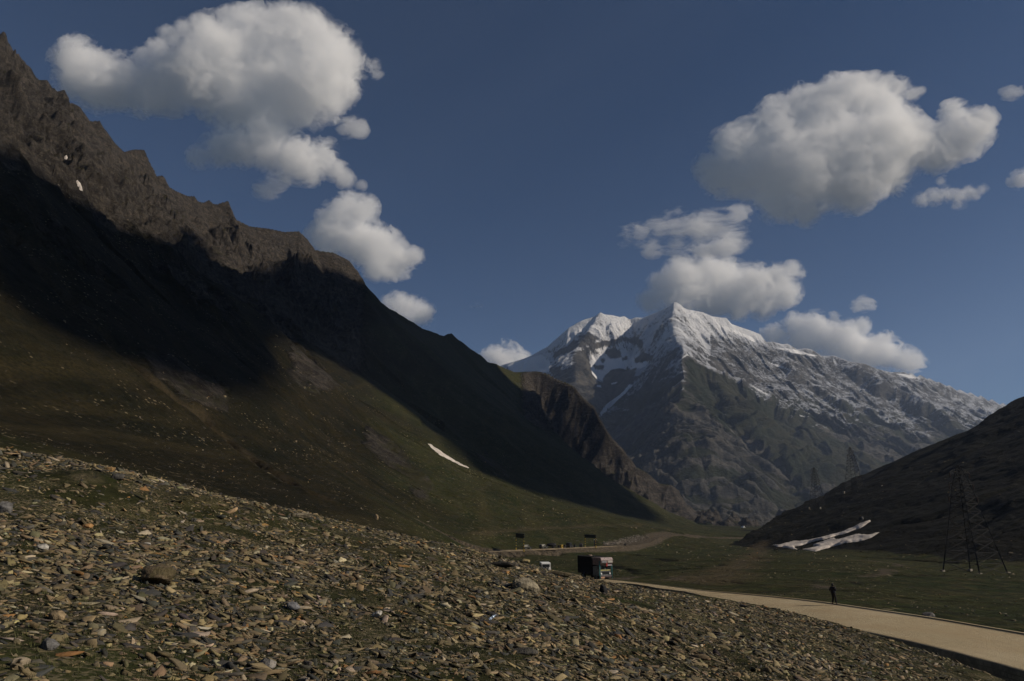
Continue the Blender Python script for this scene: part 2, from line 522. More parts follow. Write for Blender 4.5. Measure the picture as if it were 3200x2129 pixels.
far_w = resample(far_w, 160); near_w = resample(near_w, 160)
TRACK = [(1330, 1733, 275), (1430, 1728, 280), (1560, 1722, 290), (1640, 1718, 296), (1700, 1716, 302), (1780, 1713, 315), (1850, 1710, 330), (1920, 1706.5, 352), (1980, 1703, 385), (2020, 1700.5, 420),
         (2066, 1698.5, 465), (2130, 1694, 530), (2200, 1690, 595), (2270, 1685, 660), (2325, 1682.5, 700), (2350, 1685, 715), (2362, 1692, 690)]
track_w = resample(line3(TRACK), 120)


def near_line(x, y, line, extra=None):
    """nearest point on a 3D polyline in plan: distance, height, signed side (+ = right of the direction of travel)"""
    bd = np.full(x.shape, 1e12, np.float32); bz = np.zeros(x.shape, np.float32); bs = np.zeros(x.shape, np.float32)
    for i in range(len(line) - 1):
        x1, y1, z1 = line[i]; dx, dy, dz = line[i + 1] - line[i]
        t = np.clip(((x - x1) * dx + (y - y1) * dy) / (dx * dx + dy * dy + 1e-9), 0, 1)
        ex, ey = x - x1 - t * dx, y - y1 - t * dy
        d2 = ex * ex + ey * ey
        m = d2 < bd
        bd = np.where(m, d2, bd); bz = np.where(m, z1 + t * dz, bz); bs = np.where(m, ex * dy - ey * dx, bs)
    return np.sqrt(bd), bz, np.sign(bs)


# apply them to the ground (only where they are)
sub = np.nonzero((RR > 25) & (RR < 200))[0]; sl = slice(sub[0], sub[-1] + 1)
jj = np.nonzero((AZ > R(-32)) & (AZ < R(80)))[0]; sj = slice(jj[0], jj[-1] + 1)
xs, ys = X[sl, sj], Yg[sl, sj]
dn, zn, sn = near_line(xs, ys, near_w)
df, zf, sf = near_line(xs, ys, far_w)
on_road = (sn < 0) & (sf > 0)
zg = ZG[sl, sj]
u = np.where(on_road, 0, np.minimum(dn, df))
road_z = (zn * df + zf * dn) / (dn + df + 1e-6)
nearside = (sn > 0) & ~on_road
blend = np.where(nearside, sstep(1.5, 4.6, u), sstep(0.5, 7.0, u))
edge_z = np.where(nearside, zn - 0.62, zf - 0.12)
edge_z = np.where(nearside, edge_z - 0.22 * np.exp(-((u - 1.1) / 0.35) ** 2), edge_z)
znew = edge_z * (1 - blend) + zg * blend
znew = np.where(on_road, road_z - 0.35 - .5 * sstep(1.8, .4, dn), znew)
w = sstep(150, 120, np.hypot(xs, ys))
ZG[sl, sj] = zg * (1 - w) + znew * w
ROADMASK = np.zeros(ZG.shape, np.float32)
ROADMASK[sl, sj] = np.where(on_road, 2.0, np.exp(-u / 1.5)) * w
# the bank of the dirt road
sub = np.nonzero((RR > 230) & (RR < 900))[0]; sl = slice(sub[0], sub[-1] + 1)
jj = np.nonzero((AZ > R(-12)) & (AZ < R(26)))[0]; sj = slice(jj[0], jj[-1] + 1)
xs, ys = X[sl, sj], Yg[sl, sj]
dt, zt, st = near_line(xs, ys, track_w)
zb = np.where(dt < 3.6, zt - 0.1, zt - 0.1 - (dt - 3.6) * 0.62 - 0.25 * fbm(xs / 6, ys / 6, 3, 41) * (dt > 3.6))
GRAVEL = np.zeros(ZG.shape, np.float32)
raise_ = sstep(-0.3, 0.5, zb - ZG[sl, sj])
cut = (st < 0) & (dt < 9)
ZG[sl, sj] = np.where(dt < 3.6, zt - 0.1, np.maximum(ZG[sl, sj], zb))
GRAVEL[sl, sj] = np.clip(np.maximum(raise_ * sstep(14, 8, dt), sstep(7.5, 3.5, dt)), 0, 1)

# ------------------------------------------------------------------ terrain: left mountain and right hill
crest_w = line3(CREST)
crest_ext = np.array([[-640, 300, 600], [-620, 480, 575], [-590, 620, 560]])
crest_all = np.concatenate([crest_ext, crest_w])
crest_Ds = np.concatenate([[620, 630, 640], ds_of(CREST, CREST_D)])
LM = np.nonzero((RR > 55) & (RR < 2500))[0]; sl = slice(LM[0], LM[-1] + 1)
jj = np.nonzero((AZ > R(-110)) & (AZ < R(24)))[0]; sjl = slice(jj[0], jj[-1] + 1)
xs, ys = X[sl, sjl], Yg[sl, sjl]
wx = fbm(xs / 220, ys / 220, 3, 11) * 26; wy = fbm(xs / 220, ys / 220, 3, 15) * 26
z_c, d_c, s_c = roof(xs, ys, crest_all, crest_Ds)
k = np.minimum(1, d_c / 120)
z_b, d_b, s_b = roof(xs + wx * .3, ys + wy * .3, line3(SPUR_B), ds_of(SPUR_B, [(700, 420), (1000, 370), (1290, 270), (1500, 200), (1800, 160), (2150, 100)]), zbase=-25, a=1.5, e=14)
z_c1, d_c1, s_c1 = roof(xs, ys, line3(SPUR_C), ds_of(SPUR_C, [(-300, 400), (400, 440), (760, 310)]), zbase=-20, a=1.2, e=14)
z_e, d_e, s_e = roof(xs, ys, line3(SPUR_E), ds_of(SPUR_E, [(500, 480), (840, 370)]), zbase=-20, a=1.2, e=14)
stack = np.stack([z_c, z_b, z_c1, z_e])
kk = 9.0
mx = stack.max(0)
z_l = mx + kk * np.log(np.exp((stack - mx) / kk).sum(0)) * sstep(0, 60, d_c) 
which = stack.argmax(0)
_srt = np.sort(stack, axis=0); gapf = sstep(0, 14, _srt[-1] - _srt[-2])
d_w = np.choose(which, [d_c, d_b, d_c1, d_e]); s_w = np.choose(which, [s_c, s_b + 3000, s_c1 + 5000, s_e + 7000])
d_min = np.minimum(np.minimum(d_c, d_b * 1.5), np.minimum(d_c1 * 1.5, d_e * 1.5))
pxl, pyl = to_px(xs, ys, z_l)
# how rocky: high on the crest and on the bluff
rock_n = fbm(xs / 90, ys / 90, 4, 21)
rock_l = sstep(430, 270, d_c + rock_n * 150) * sstep(1180, 1080, pxl)
poly_r = np.zeros_like(rock_l)
bl = sstep(1590, 1680, pxl) * sstep(330, 200, d_c + rock_n * 60) * (which == 0)
rock_l = np.maximum(rock_l, bl)
for poly in ([(440, 1090), (560, 1120), (640, 1150), (710, 1200), (700, 1270), (560, 1240), (470, 1170)],
             [(1130, 1290), (1250, 1350), (1330, 1480), (1380, 1620), (1300, 1590), (1200, 1450), (1120, 1380)],
             [(920, 1090), (1010, 1150), (1060, 1230), (980, 1230), (900, 1150)],
             [(1500, 1380), (1560, 1420), (1600, 1500), (1500, 1470)]):
    cx = np.mean([p[0] for p in poly]); cyy = np.mean([p[1] for p in poly])
    e = seg_dist(pxl, pyl, poly + [poly[0]])
    sd = np.where(in_poly(pxl, pyl, poly), e, -e)
    poly_r = np.maximum(poly_r, 0.6 * sstep(-30, 30, sd + rock_n * 70))
# relief
rock_r = rock_l + poly_r * .18
rock_l = np.maximum(rock_l, poly_r)
am = np.minimum(1, d_c / 70) * np.minimum(1, .25 + d_min / 60)
crag = ridged((xs + wx) / 120, (ys + wy) / 120, 6, 31) - 0.35
rib = (ridged(s_w / 75 + wx / 60, d_w / 260, 4, 37) - 0.35) * gapf
crag3 = ridged((xs + wx * .5) / 24, (ys + wy * .5) / 24, 4, 47) - .3
rib3 = (ridged(s_w / 22 + wx / 25, d_w / 90, 4, 49) - .3) * gapf
crag2 = fbm((xs + wx) / 28, (ys + wy) / 28, 5, 43)
soft = fbm((xs + wx) / 110, (ys + wy) / 110, 5, 51)
gul = (ridged(s_w / 130 + wx / 90, d_w / 700, 4, 57) - 0.3) * gapf
relief = rock_r * (crag * 40 + rib * 32 + crag2 * 12 + crag3 * 8 + rib3 * 7) * np.maximum(am, bl * .75 * np.minimum(1, d_c / 40)) + (1 - rock_r) * (soft * 7 - np.maximum(gul, 0) * 9 * np.minimum(1, d_min / 120) + crag2 * 1.1)
relief = relief - rock_r * 15 * sstep(280, 60, d_c) * np.minimum(1, d_c / 30) * sstep(1150, 350, pxl)
near_fade = sstep(60, 260, np.hypot(xs, ys))
z_l = z_l + relief * near_fade
# sawtooth strata on the high rocks
st_ = (0.55 * xs + 0.35 * ys + 1.0 * z_l) / 17 + fbm(xs / 60, ys / 60, 3, 61) * 1.2
z_l = z_l + rock_r * (np.abs((st_ % 1) - 0.35) * 8.0 - 2.0 - 2.5 * sstep(600, 200, pxl)) * am * (pxl < 1500)
streak = fbm(s_w / 10 + xs / 16 + wx * .1, d_w / 150 + ys / 400, 4, 71) * (.25 + .75 * gapf)

HM = np.nonzero((RR > 90) & (RR < 1500))[0]; slh = slice(HM[0], HM[-1] + 1)
jj = np.nonzero(AZ > R(8))[0]; sjh = slice(jj[0], jj[-1] + 1)
xh, yh = X[slh, sjh], Yg[slh, sjh]
hill_all = np.concatenate([line3(HILL), [[478, 480, 112], [500, 330, 115], [520, 120, 110], [520, -100, 105], [500, -500, 100]]])
hill_D = np.concatenate([ds_of(HILL, [(2316, 55), (2444, 150), (2602, 215), (2893, 270), (3200, 300)]), [320, 350, 380, 400, 420]])
z_h, d_h, s_h = roof(xh, yh, hill_all, hill_D, zbase=-24, a=0.5, e=12)
wxh = fbm(xh / 90, yh / 90, 3, 81) * 14
hn = fbm((xh + wxh) / 60, yh / 60, 6, 83)
hg = ridged(s_h / 60 + wxh / 30, d_h / 320, 4, 87) - .3
z_h = z_h + (hn * 5 - np.maximum(hg, 0) * 5 + fbm(xh / 9, yh / 9, 4, 89) * 0.9) * np.minimum(1, .12 + d_h / 60) * sstep(90, 170, np.hypot(xh, yh))

NEG = np.float32(-900)
ZL = np.full(ZG.shape, NEG, np.float32); ZL[sl, sjl] = z_l
ZH = np.full(ZG.shape, NEG, np.float32); ZH[slh, sjh] = z_h
# small relief of the ground itself
rg = np.hypot(X, Yg)
gn = fbm(X / 24, Yg / 24, 4, 91) * 0.55 * sstep(18, 90, rg) * sstep(1200, 600, rg)
gm = fbm(X / 3.1, Yg / 3.1, 4, 95) * 0.16 * sstep(120, 40, rg)
flat = np.clip(1 - ROADMASK * 1.2, 0, 1) * np.clip(1 - GRAVEL * .9, 0, 1)
ZG += (gn + gm * np.clip(1 - ROADMASK, 0.15, 1)) * flat


def smax(a, b, k):
    h = np.clip(0.5 + 0.5 * (a - b) / k, 0, 1)
    return b + (a - b) * h + k * h * (1 - h)


kb = np.clip(rg * 0.02, 0.3, 9).astype(np.float32)
Z = smax(ZL, ZG, kb)
Z = smax(ZH, Z, kb * .6)
own = np.zeros(Z.shape, np.int8)
own[(ZL > ZG) & (ZL >= ZH)] = 1
own[(ZH > ZG) & (ZH > ZL)] = 2
own[:-1, :-1] = own[:-1, :-1]

# ---- the washed-out gully line running down the near slope
GULLY = [(60, 770), (150, 880), (250, 985), (350, 1080), (450, 1170), (540, 1245), (640, 1320), (740, 1400), (840, 1470), (930, 1525), (1010, 1560)]
gw = np.array([hit(px, py, Z, 70, 900) for px, py in GULLY])
sub = np.nonzero((RR > 70) & (RR < 900))[0]; sl = slice(sub[0], sub[-1] + 1)
jj = np.nonzero((AZ > R(-42)) & (AZ < R(-8)))[0]; sj = slice(jj[0], jj[-1] + 1)
xs, ys = X[sl, sj], Yg[sl, sj]
dgu = seg_dist(xs + fbm(xs / 15, ys / 15, 3, 101) * 5, ys + fbm(xs / 15, ys / 15, 3, 104) * 5, [tuple(p[:2]) for p in gw])
wd = np.clip(np.hypot(xs, ys) / 300, .5, 2)
Z[sl, sj] -= 2.6 * wd * np.exp(-(dgu / (2.2 * wd)) ** 2) - 1.0 * wd * np.exp(-((dgu - 5.5 * wd) / (2.5 * wd)) ** 2)
DIRT = np.zeros(Z.shape, np.float32)
DIRT[sl, sj] = np.exp(-((dgu - 2.5 * wd) / (2.2 * wd)) ** 2) * 0.38
ROCK = np.zeros(Z.shape, np.float32); STREAK = np.zeros(Z.shape, np.float32)
sl = slice(LM[0], LM[-1] + 1)
own1 = own[sl, sjl] == 1
ROCK[sl, sjl] = rock_l * own1
STREAK[sl, sjl] = streak
slx = sstep(0.62, 1.0, np.abs(fbm(xh / 30, yh / 30, 4, 111)) + 0.3)
ROCK[slh, sjh] = np.where(own[slh, sjh] == 2, 0.10 * slx - .16, ROCK[slh, sjh])
# scree: stony near the viewpoint, thinning towards its rim
PXg, PYg = to_px(X, Yg, Z)
rimY = np.interp(PXg, [e[0] for e in EDGE], [e[2] for e in EDGE])
patch = fbm(X / 5.5, Yg / 5.5, 4, 121)
SCREE = (sstep(1.35, .9, rg / rimY) * (PXg < 2150) + (PXg >= 2150) * sstep(64, 50, rg)) * np.clip(1 - ROADMASK * 2, 0, 1)
SCREE = np.where(Yg < 0, sstep(70, 40, rg), SCREE).astype(np.float32)
SCREE *= np.clip(0.75 + patch * .9, 0, 1)
# bare earth: the churned track below the bend and the footpath across the fan
g_line = [hit(px, py, Z, 60, 1500)[:2] for px, py in [(2372, 1702), (2372, 1725), (2340, 1750), (2300, 1770), (2262, 1790), (2235, 1815)]]
p_line = [hit(px, py, Z, 100, 1500)[:2] for px, py in [(1470, 1668), (1560, 1662), (1640, 1654), (1750, 1650), (1850, 1641), (1980, 1646), (2100, 1655)]]
sub = np.nonzero((RR > 60) & (RR < 1500))[0]; sl = slice(sub[0], sub[-1] + 1)
jj = np.nonzero((AZ > R(-10)) & (AZ < R(26)))[0]; sj = slice(jj[0], jj[-1] + 1)
xs, ys = X[sl, sj], Yg[sl, sj]
n1 = fbm(xs / 14, ys / 14, 4, 131)
DIRT[sl, sj] = np.maximum(DIRT[sl, sj], .7 * sstep(9, 0, seg_dist(xs, ys, [tuple(p) for p in g_line]) + n1 * 10))
DIRT[sl, sj] = np.maximum(DIRT[sl, sj], .45 * sstep(4, .5, seg_dist(xs, ys, [tuple(p) for p in p_line]) + n1 * 4))
Z[sl, sj] += n1 * DIRT[sl, sj] * 0.8 * (own[sl, sj] == 0)

PEAT = np.zeros(Z.shape, np.float32)
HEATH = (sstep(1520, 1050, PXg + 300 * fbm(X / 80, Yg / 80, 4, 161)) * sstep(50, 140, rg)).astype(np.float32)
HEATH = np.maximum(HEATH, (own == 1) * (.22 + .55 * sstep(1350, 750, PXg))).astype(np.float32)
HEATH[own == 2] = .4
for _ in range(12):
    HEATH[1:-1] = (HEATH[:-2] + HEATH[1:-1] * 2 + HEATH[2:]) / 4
CUTS = [([(1895, 1765), (1935, 1774), (1970, 1782), (1988, 1793), (2010, 1797)], .8), ([(1990, 1795), (2060, 1786), (2110, 1778), (2180, 1773), (2245, 1765)], .6), ([(1945, 1736), (1975, 1733), (2010, 1736)], 1.2), ([(2050, 1745), (2080, 1750), (2100, 1753)], .6),
        ([(2320, 1748), (2350, 1746), (2365, 1740)], .8), ([(2700, 1741), (2780, 1745), (2850, 1751), (2960, 1756)], .8), ([(2740, 1797), (2830, 1799), (2940, 1797)], .7), ([(2800, 1864), (2900, 1871), (3050, 1880), (3195, 1892)], .8), ([(2580, 1842), (2640, 1847), (2750, 1850)], .5),
        ([(2200, 1815), (2260, 1818), (2330, 1822)], .5), ([(2650, 1822), (2700, 1818), (2760, 1822)], .4), ([(1560, 1733), (1590, 1738), (1630, 1736)], 1.2), ([(1690, 1728), (1720, 1733), (1740, 1728)], 1.4)]
jp = np.nonzero((AZ > R(-6)) & (AZ < R(40)))[0]; ip = np.nonzero((RR > 55) & (RR < 700))[0]
s0, s1 = slice(ip[0], ip[-1] + 1), slice(jp[0], jp[-1] + 1)
xs, ys = X[s0, s1], Yg[s0, s1]
jx, jy = xs + fbm(xs / 6, ys / 6, 3, 141) * 3.5, ys + fbm(xs / 6, ys / 6, 3, 145) * 3.5
wet = fbm(xs / 9, ys / 16, 4, 149)
for ln, dp in CUTS:
    pts_ = [tuple(hit(px, py, Z, 50, 900)[:2]) for px, py in ln]
    d_ = seg_dist(jx, jy, pts_)
    wd = np.clip(np.hypot(xs, ys) / 150, .6, 2.2)
    g_ = np.exp(-(d_ / (1.3 * wd)) ** 2)
    Z[s0, s1] -= g_ * dp * wd * .7
    PEAT[s0, s1] = np.maximum(PEAT[s0, s1], np.clip(g_ * 1.3, 0, 1))
PEAT[s0, s1] = np.maximum(PEAT[s0, s1], .45 * sstep(.15, .5, wet) * (own[s0, s1] == 0) * (1 - np.clip(GRAVEL[s0, s1] + ROADMASK[s0, s1], 0, 1)))
for ln in ([(2675, 1751), (2735, 1754), (2790, 1759), (2830, 1774)], [(2715, 1803), (2745, 1797), (2775, 1785), (2770, 1779)], [(2525, 1826), (2550, 1828), (2565, 1836)], [(1930, 1810), (1960, 1808), (2000, 1803)], [(2080, 1812), (2120, 1806), (2160, 1802)]):
    pts_ = [tuple(hit(px, py, Z, 50, 900)[:2]) for px, py in ln]
    GRAVEL[s0, s1] = np.maximum(GRAVEL[s0, s1], 1.0 * sstep(2.4, .3, seg_dist(jx, jy, pts_) - wet * 2))

# ------------------------------------------------------------------ terrain materials


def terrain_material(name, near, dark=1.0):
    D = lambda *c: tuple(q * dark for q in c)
    k = NM(name)
    rock, streak, gravel, dirt, scree = (k.attr(a) for a in ('rock', 'streak', 'gravel', 'dirt', 'scree'))
    v = k.coord()
    big = k.noise(0.012, v, 5, .6)
    mid = k.noise(0.16, v, 6, .65)
    fine = k.noise(1.1, v, 6, .7)
    # turf
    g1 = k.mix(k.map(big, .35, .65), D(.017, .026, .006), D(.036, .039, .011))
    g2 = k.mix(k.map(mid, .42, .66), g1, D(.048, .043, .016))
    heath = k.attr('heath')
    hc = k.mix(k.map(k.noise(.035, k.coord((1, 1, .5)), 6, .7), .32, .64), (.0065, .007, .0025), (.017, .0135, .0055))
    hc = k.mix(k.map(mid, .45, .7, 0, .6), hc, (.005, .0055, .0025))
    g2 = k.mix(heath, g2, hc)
    tuss = k.map(k.noise(.55, k.coord((1, 1, .6)), 9, .82), .34, .66, .38, 1.55)
    tm = k.n('ShaderNodeVectorMath', operation='SCALE'); k.t.links.new(g2, tm.inputs[0]); k.t.links.new(tuss, tm.inputs['Scale']); g2 = tm.outputs[0]
    st = k.math('MULTIPLY', k.map(streak, -0.05, .5), k.map(k.noise(.8, v, 8, .8), .40, .62))
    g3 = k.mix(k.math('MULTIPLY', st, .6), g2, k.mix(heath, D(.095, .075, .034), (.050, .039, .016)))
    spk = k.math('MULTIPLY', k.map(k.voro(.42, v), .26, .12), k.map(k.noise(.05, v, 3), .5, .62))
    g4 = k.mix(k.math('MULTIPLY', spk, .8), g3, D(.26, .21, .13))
    # earth and gravel
    e1 = k.mix(k.map(fine, .3, .7), (.040, .031, .018), (.105, .078, .046))
    g4 = k.mix(k.math('MULTIPLY', k.attr('peat'), .9), g4, (.010, .009, .006))
    c = k.mix(dirt, g4, e1)
    gr = k.mix(k.map(k.noise(.9, v, 6, .8), .35, .7), (.034, .028, .020), (.125, .100, .070))
    c = k.mix(gravel, c, gr)
    # bed of small chips between the stones
    chips = k.voro(24.0, v, 'F1', 'Color'); sepc = k.n('ShaderNodeSeparateColor'); k.t.links.new(chips, sepc.inputs[0])
    chipc = k.n('ShaderNodeValToRGB'); k.t.links.new(sepc.outputs[0], chipc.inputs[0])
    cr = chipc.color_ramp
    cr.elements[0].color = (.022, .024, .010, 1); cr.elements[1].color = (.22, .17, .10, 1)
    for p_, c_ in ((.42, (.030, .030, .012, 1)), (.55, (.055, .048, .028, 1)), (.75, (.12, .10, .065, 1))):
        e = cr.elements.new(p_); e.color = c_
    turf = k.mix(k.map(k.noise(7, v, 5, .7), .35, .7), (.010, .012, .004), (.032, .031, .011))  # dark turf, its colour deepened further for shadow in the gaps between stones
    bed = k.mix(k.map(k.noise(.8, v, 4, .6), .40, .58), turf, chipc.outputs[0])
    c = k.mix(scree, c, bed)
    # rock
    sv = k.coord((0.02, 0.02, 0.16), (R(28), R(-24), 0))
    band = k.noise(1.0, sv, 6, .65, .6)
    r1 = k.mix(k.map(band, .35, .68), (.042, .036, .029), (.120, .099, .076))
    r2 = k.mix(k.map(k.noise(.07, v, 6, .7), .4, .7), r1, (.085, .074, .062))
    crk = k.map(k.noise(.22, k.coord((1, 1, .45)), 8, .8, .4), .40, .60)
    r2 = k.mix(k.math('SUBTRACT', 1.0, crk), r2, (.028, .024, .020))
    r2 = k.mix(k.map(k.noise(.6, v, 6, .8), .57, .72, 0, .8), r2, (.22, .178, .13))  # pale flecks painted in as lit facets of the crags
    geo = k.n('ShaderNodeNewGeometry'); sep = k.n('ShaderNodeSeparateXYZ'); k.t.links.new(geo.outputs['Normal'], sep.inputs[0])
    ledge = k.math('MULTIPLY', k.map(sep.outputs[2], .72, .9), k.map(k.noise(.03, v, 4, .6), .45, .6))
    r3 = k.mix(ledge, r2, (.045, .042, .017))
    rk = k.map(k.math('ADD', rock, k.math('MULTIPLY', k.math('SUBTRACT', k.noise(.09, v, 5, .7), .5), .9)), .32, .62)
    c = k.mix(rk, c, r3)
    h = k.math('ADD', k.math('MULTIPLY', mid, 2.4), k.math('MULTIPLY', fine, .6))
    hr = k.math('ADD', k.math('MULTIPLY', k.noise(.10, v, 10, .78), 13.0), k.math('MULTIPLY', band, 5.0))
    hh = k.math('ADD', k.math('MULTIPLY', h, k.math('SUBTRACT', 1.0, rk)), k.math('MULTIPLY', hr, rk))
    if near:
        hs = k.math('MULTIPLY', k.math('ADD', k.noise(14, v, 5, .7), k.math('MULTIPLY', sepc.outputs[0], .7)), .045)
        hh = k.math('ADD', k.math('MULTIPLY', hh, k.math('SUBTRACT', 1.0, scree)), k.math('MULTIPLY', hs, scree))
    return k.bsdf(c, .95, k.bump(hh, .8, 1.0), .1)


m_ground = terrain_material('valley_ground', True, .85)
m_mount = terrain_material('mountain_ground', False, .85)
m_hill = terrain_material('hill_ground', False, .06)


def grid_faces(name, k, mat, label):
    i, j = np.nonzero(own[:-1, :-1] == k)
    q = np.stack([i * NA + j, i * NA + j + 1, (i + 1) * NA + j + 1, (i + 1) * NA + j], 1)
    used, inv = np.unique(q, return_inverse=True)
    v = np.stack([X.ravel()[used], Yg.ravel()[used], Z.ravel()[used]], 1)
    at = {a: b.ravel()[used] for a, b in (('rock', ROCK), ('streak', STREAK), ('gravel', GRAVEL), ('dirt', DIRT), ('scree', SCREE), ('peat', PEAT), ('heath', HEATH))}
    o = mesh_np(name, v, inv.reshape(-1, 4), mat, smooth=True, attrs=at)
    return tag(o, label, None, None, 'structure')


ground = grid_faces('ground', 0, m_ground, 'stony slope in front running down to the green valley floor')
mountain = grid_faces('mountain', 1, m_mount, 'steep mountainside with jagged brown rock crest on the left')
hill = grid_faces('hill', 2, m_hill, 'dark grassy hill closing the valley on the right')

# ------------------------------------------------------------------ the snow-capped mountain
na = int(950 * Q); nr_ = int(760 * Q)
az_s = np.linspace(R(-9), R(43), na)
rs = np.concatenate([np.exp(np.linspace(math.log(2050), math.log(6300), nr_)), np.exp(np.linspace(math.log(6350), math.log(8600), 24))])
XS = (rs[:, None] * np.sin(az_s)[None]).astype(np.float32); YS = (rs[:, None] * np.cos(az_s)[None]).astype(np.float32)
wx = fbm(XS / 700, YS / 700, 4, 201) * 90; wy = fbm(XS / 700, YS / 700, 4, 206) * 90
parts_ = []
for pts, dtab, zb_, a_ in ((SNOW_CREST, [(1450, 2300), (1800, 2400), (2100, 2700), (2600, 2500), (3200, 2300)], -60, 1.7),
                           (SNOW_S1, [(2108, 1500), (2137, 1150), (2160, 900), (2215, 400)], -60, .7),
                           (SNOW_S2, [(2137, 1000), (2290, 820), (2900, 560)], -60, .35), (SNOW_S3, [(2347, 1500), (2560, 950), (2960, 650)], -60, .35),
                           (SNOW_S4, [(2607, 1500), (2750, 950), (3000, 700)], -60, .35), (SNOW_S0, [(1800, 1900), (1880, 1200)], -60, .9), (SNOW_S6, [(2215, 700), (2600, 360)], -60, .4)):
    main = pts is SNOW_CREST
    f_ = 0 if main else .6
    parts_.append(roof(XS + wx * f_, YS + wy * f_, line3(pts), ds_of(pts, dtab), zbase=zb_, a=a_, smooth_at=260 if main else 120, e=4 if main else 30))
zst = np.stack([p[0] for p in parts_]); d_cr = parts_[0][1]
which = zst.argmax(0); mx = zst.max(0)
_srt = np.sort(zst, axis=0); gapf = sstep(0, 45, _srt[-1] - _srt[-2])
dw = np.choose(which, [p[1] for p in parts_]); sw = np.choose(which, [p[2] + 4000 * i for i, p in enumerate(parts_)])
dm = np.min([p[1] * (1 if i == 0 else 1.3) for i, p in enumerate(parts_)], axis=0)
# the cirque above the snowfield: a hollow with a step of rock at its back
bowl_c = PT(1965, 1130, 4700)
zs = mx.copy()
ax = np.minimum(1, d_cr / 120) * np.minimum(1, .55 + dm / 250)
cr1 = ridged((XS + wx) / 520, (YS + wy) / 520, 7, 211) - .35
rb = (ridged(sw / 260 + wx / 150, dw / 900, 5, 217) - .33) * gapf
cr2 = ridged((XS + wx * .5) / 120, (YS + wy * .5) / 120, 5, 223) - .35
low = sstep(900, 350, zs)
PXS, PYS = to_px(XS, YS, zs)
craggy = np.clip(sstep(560, 300, zs) + .35, 0, 1)
right = sstep(2140, 2300, PXS)
rb2 = (ridged(sw / 85 + wx / 70, dw / 420, 5, 271) - .33) * (.3 + .7 * gapf)
gl = np.abs(fbm(sw / 170 + wx / 120, dw / 1100, 4, 277)) 
zs = zs + ax * (cr1 * 55 * (1 - .5 * right) + rb * (70 + 20 * low) * (1 - .3 * right) + rb2 * (30 + 42 * low) - (0.25 - gl) * 40 * gapf + fbm((XS + wx) / 110, (YS + wy) / 110, 6, 223) * (22 + 20 * low))
zs += fbm(XS / 60, YS / 60, 3, 233) * 5 * np.minimum(1, d_cr / 40)
# teeth along the crest
PXS, PYS = to_px(XS, YS, zs)
# snow by place: cirque, gullies, high crest; thinning downhill
snow = .62 * sstep(430, 900, zs + fbm(XS / 260, YS / 260, 4, 241) * 240 + 130 * right) + .24 * sstep(850, 1400, zs + fbm(XS / 190, YS / 190, 4, 243) * 200)
snow = np.where(right > .5, np.minimum(snow, .46 + .50 * sstep(1120, 1400, zs + 90 * fbm(XS / 150, YS / 150, 3, 291))), snow)
snow += .16 * fbm(sw / 70 + wx / 60, dw / 600, 4, 281) * gapf
nz = fbm(XS / 130, YS / 130, 4, 247)


def patch_px(poly, soft, jit=0.0):
    jx = PXS + nz * jit; jy = PYS + fbm(XS / 150, YS / 150, 3, 251) * jit
    e = seg_dist(jx, jy, poly + [poly[0]])
    return sstep(-soft, soft, np.where(in_poly(jx, jy, poly), e, -e))


front = YS < np.interp(XS, [p[0] for p in line3(SNOW_CREST)], [p[1] for p in line3(SNOW_CREST)])
bz = patch_px([(1822, 1098), (1860, 1088), (1905, 1072), (1940, 1062), (1990, 1066), (2012, 1090), (2005, 1115), (2036, 1130), (2010, 1155), (1940, 1158), (1884, 1190), (1850, 1165), (1838, 1128)], 12, 6) * front
zlow = float(np.min(zs[bz > .5])) if (bz > .5).any() else 0.0
zs -= bz * (np.maximum(zs - zlow, 0) * .22 + 8)
PXS, PYS = to_px(XS, YS, zs)
bowl = patch_px([(1822, 1102), (1860, 1094), (1905, 1080), (1932, 1070), (1965, 1068), (1985, 1078), (2000, 1090), (1996, 1105), (1985, 1120), (2000, 1128), (2032, 1130), (2020, 1145), (1995, 1152), (1940, 1152), (1905, 1160), (1884, 1175), (1882, 1190), (1868, 1180), (1850, 1165), (1848, 1150), (1838, 1128)], 5, 15)
isl = np.max([patch_px(p, 4, 15) for p in ([(1892, 1105), (1912, 1096), (1935, 1100), (1942, 1115), (1922, 1124), (1900, 1121)], [(1880, 1126), (1890, 1122), (1897, 1130), (1886, 1134)],
                                          [(1983, 1120), (2000, 1106), (2030, 1110), (2042, 1122), (2015, 1132), (1992, 1131)], [(1945, 1116), (1958, 1113), (1957, 1120), (1947, 1123)], [(1860, 1145), (1885, 1142), (1880, 1150), (1866, 1152)])], axis=0)
darkrock = np.max([patch_px(p, 7, 20) for p in ([(1835, 1090), (1870, 1078), (1915, 1066), (1965, 1060), (2000, 1055), (2005, 1066), (1970, 1066), (1930, 1070), (1905, 1080), (1860, 1094), (1830, 1098)],
                                                [(1795, 1100), (1830, 1105), (1846, 1140), (1850, 1180), (1872, 1192), (1900, 1160), (1990, 1152), (1985, 1180), (1950, 1230), (1880, 1300), (1760, 1200), (1720, 1160), (1790, 1150)],
                                                [(1815, 1050), (1838, 1034), (1868, 1060), (1858, 1076), (1806, 1084)], [(1770, 1080), (1790, 1062), (1810, 1070), (1790, 1090), (1740, 1115), (1735, 1100)],
                                                [(2137, 1116), (2230, 1168), (2400, 1262), (2560, 1350), (2700, 1430), (2900, 1560), (2200, 1700), (1900, 1560), (2060, 1400), (2150, 1260)])], axis=0)
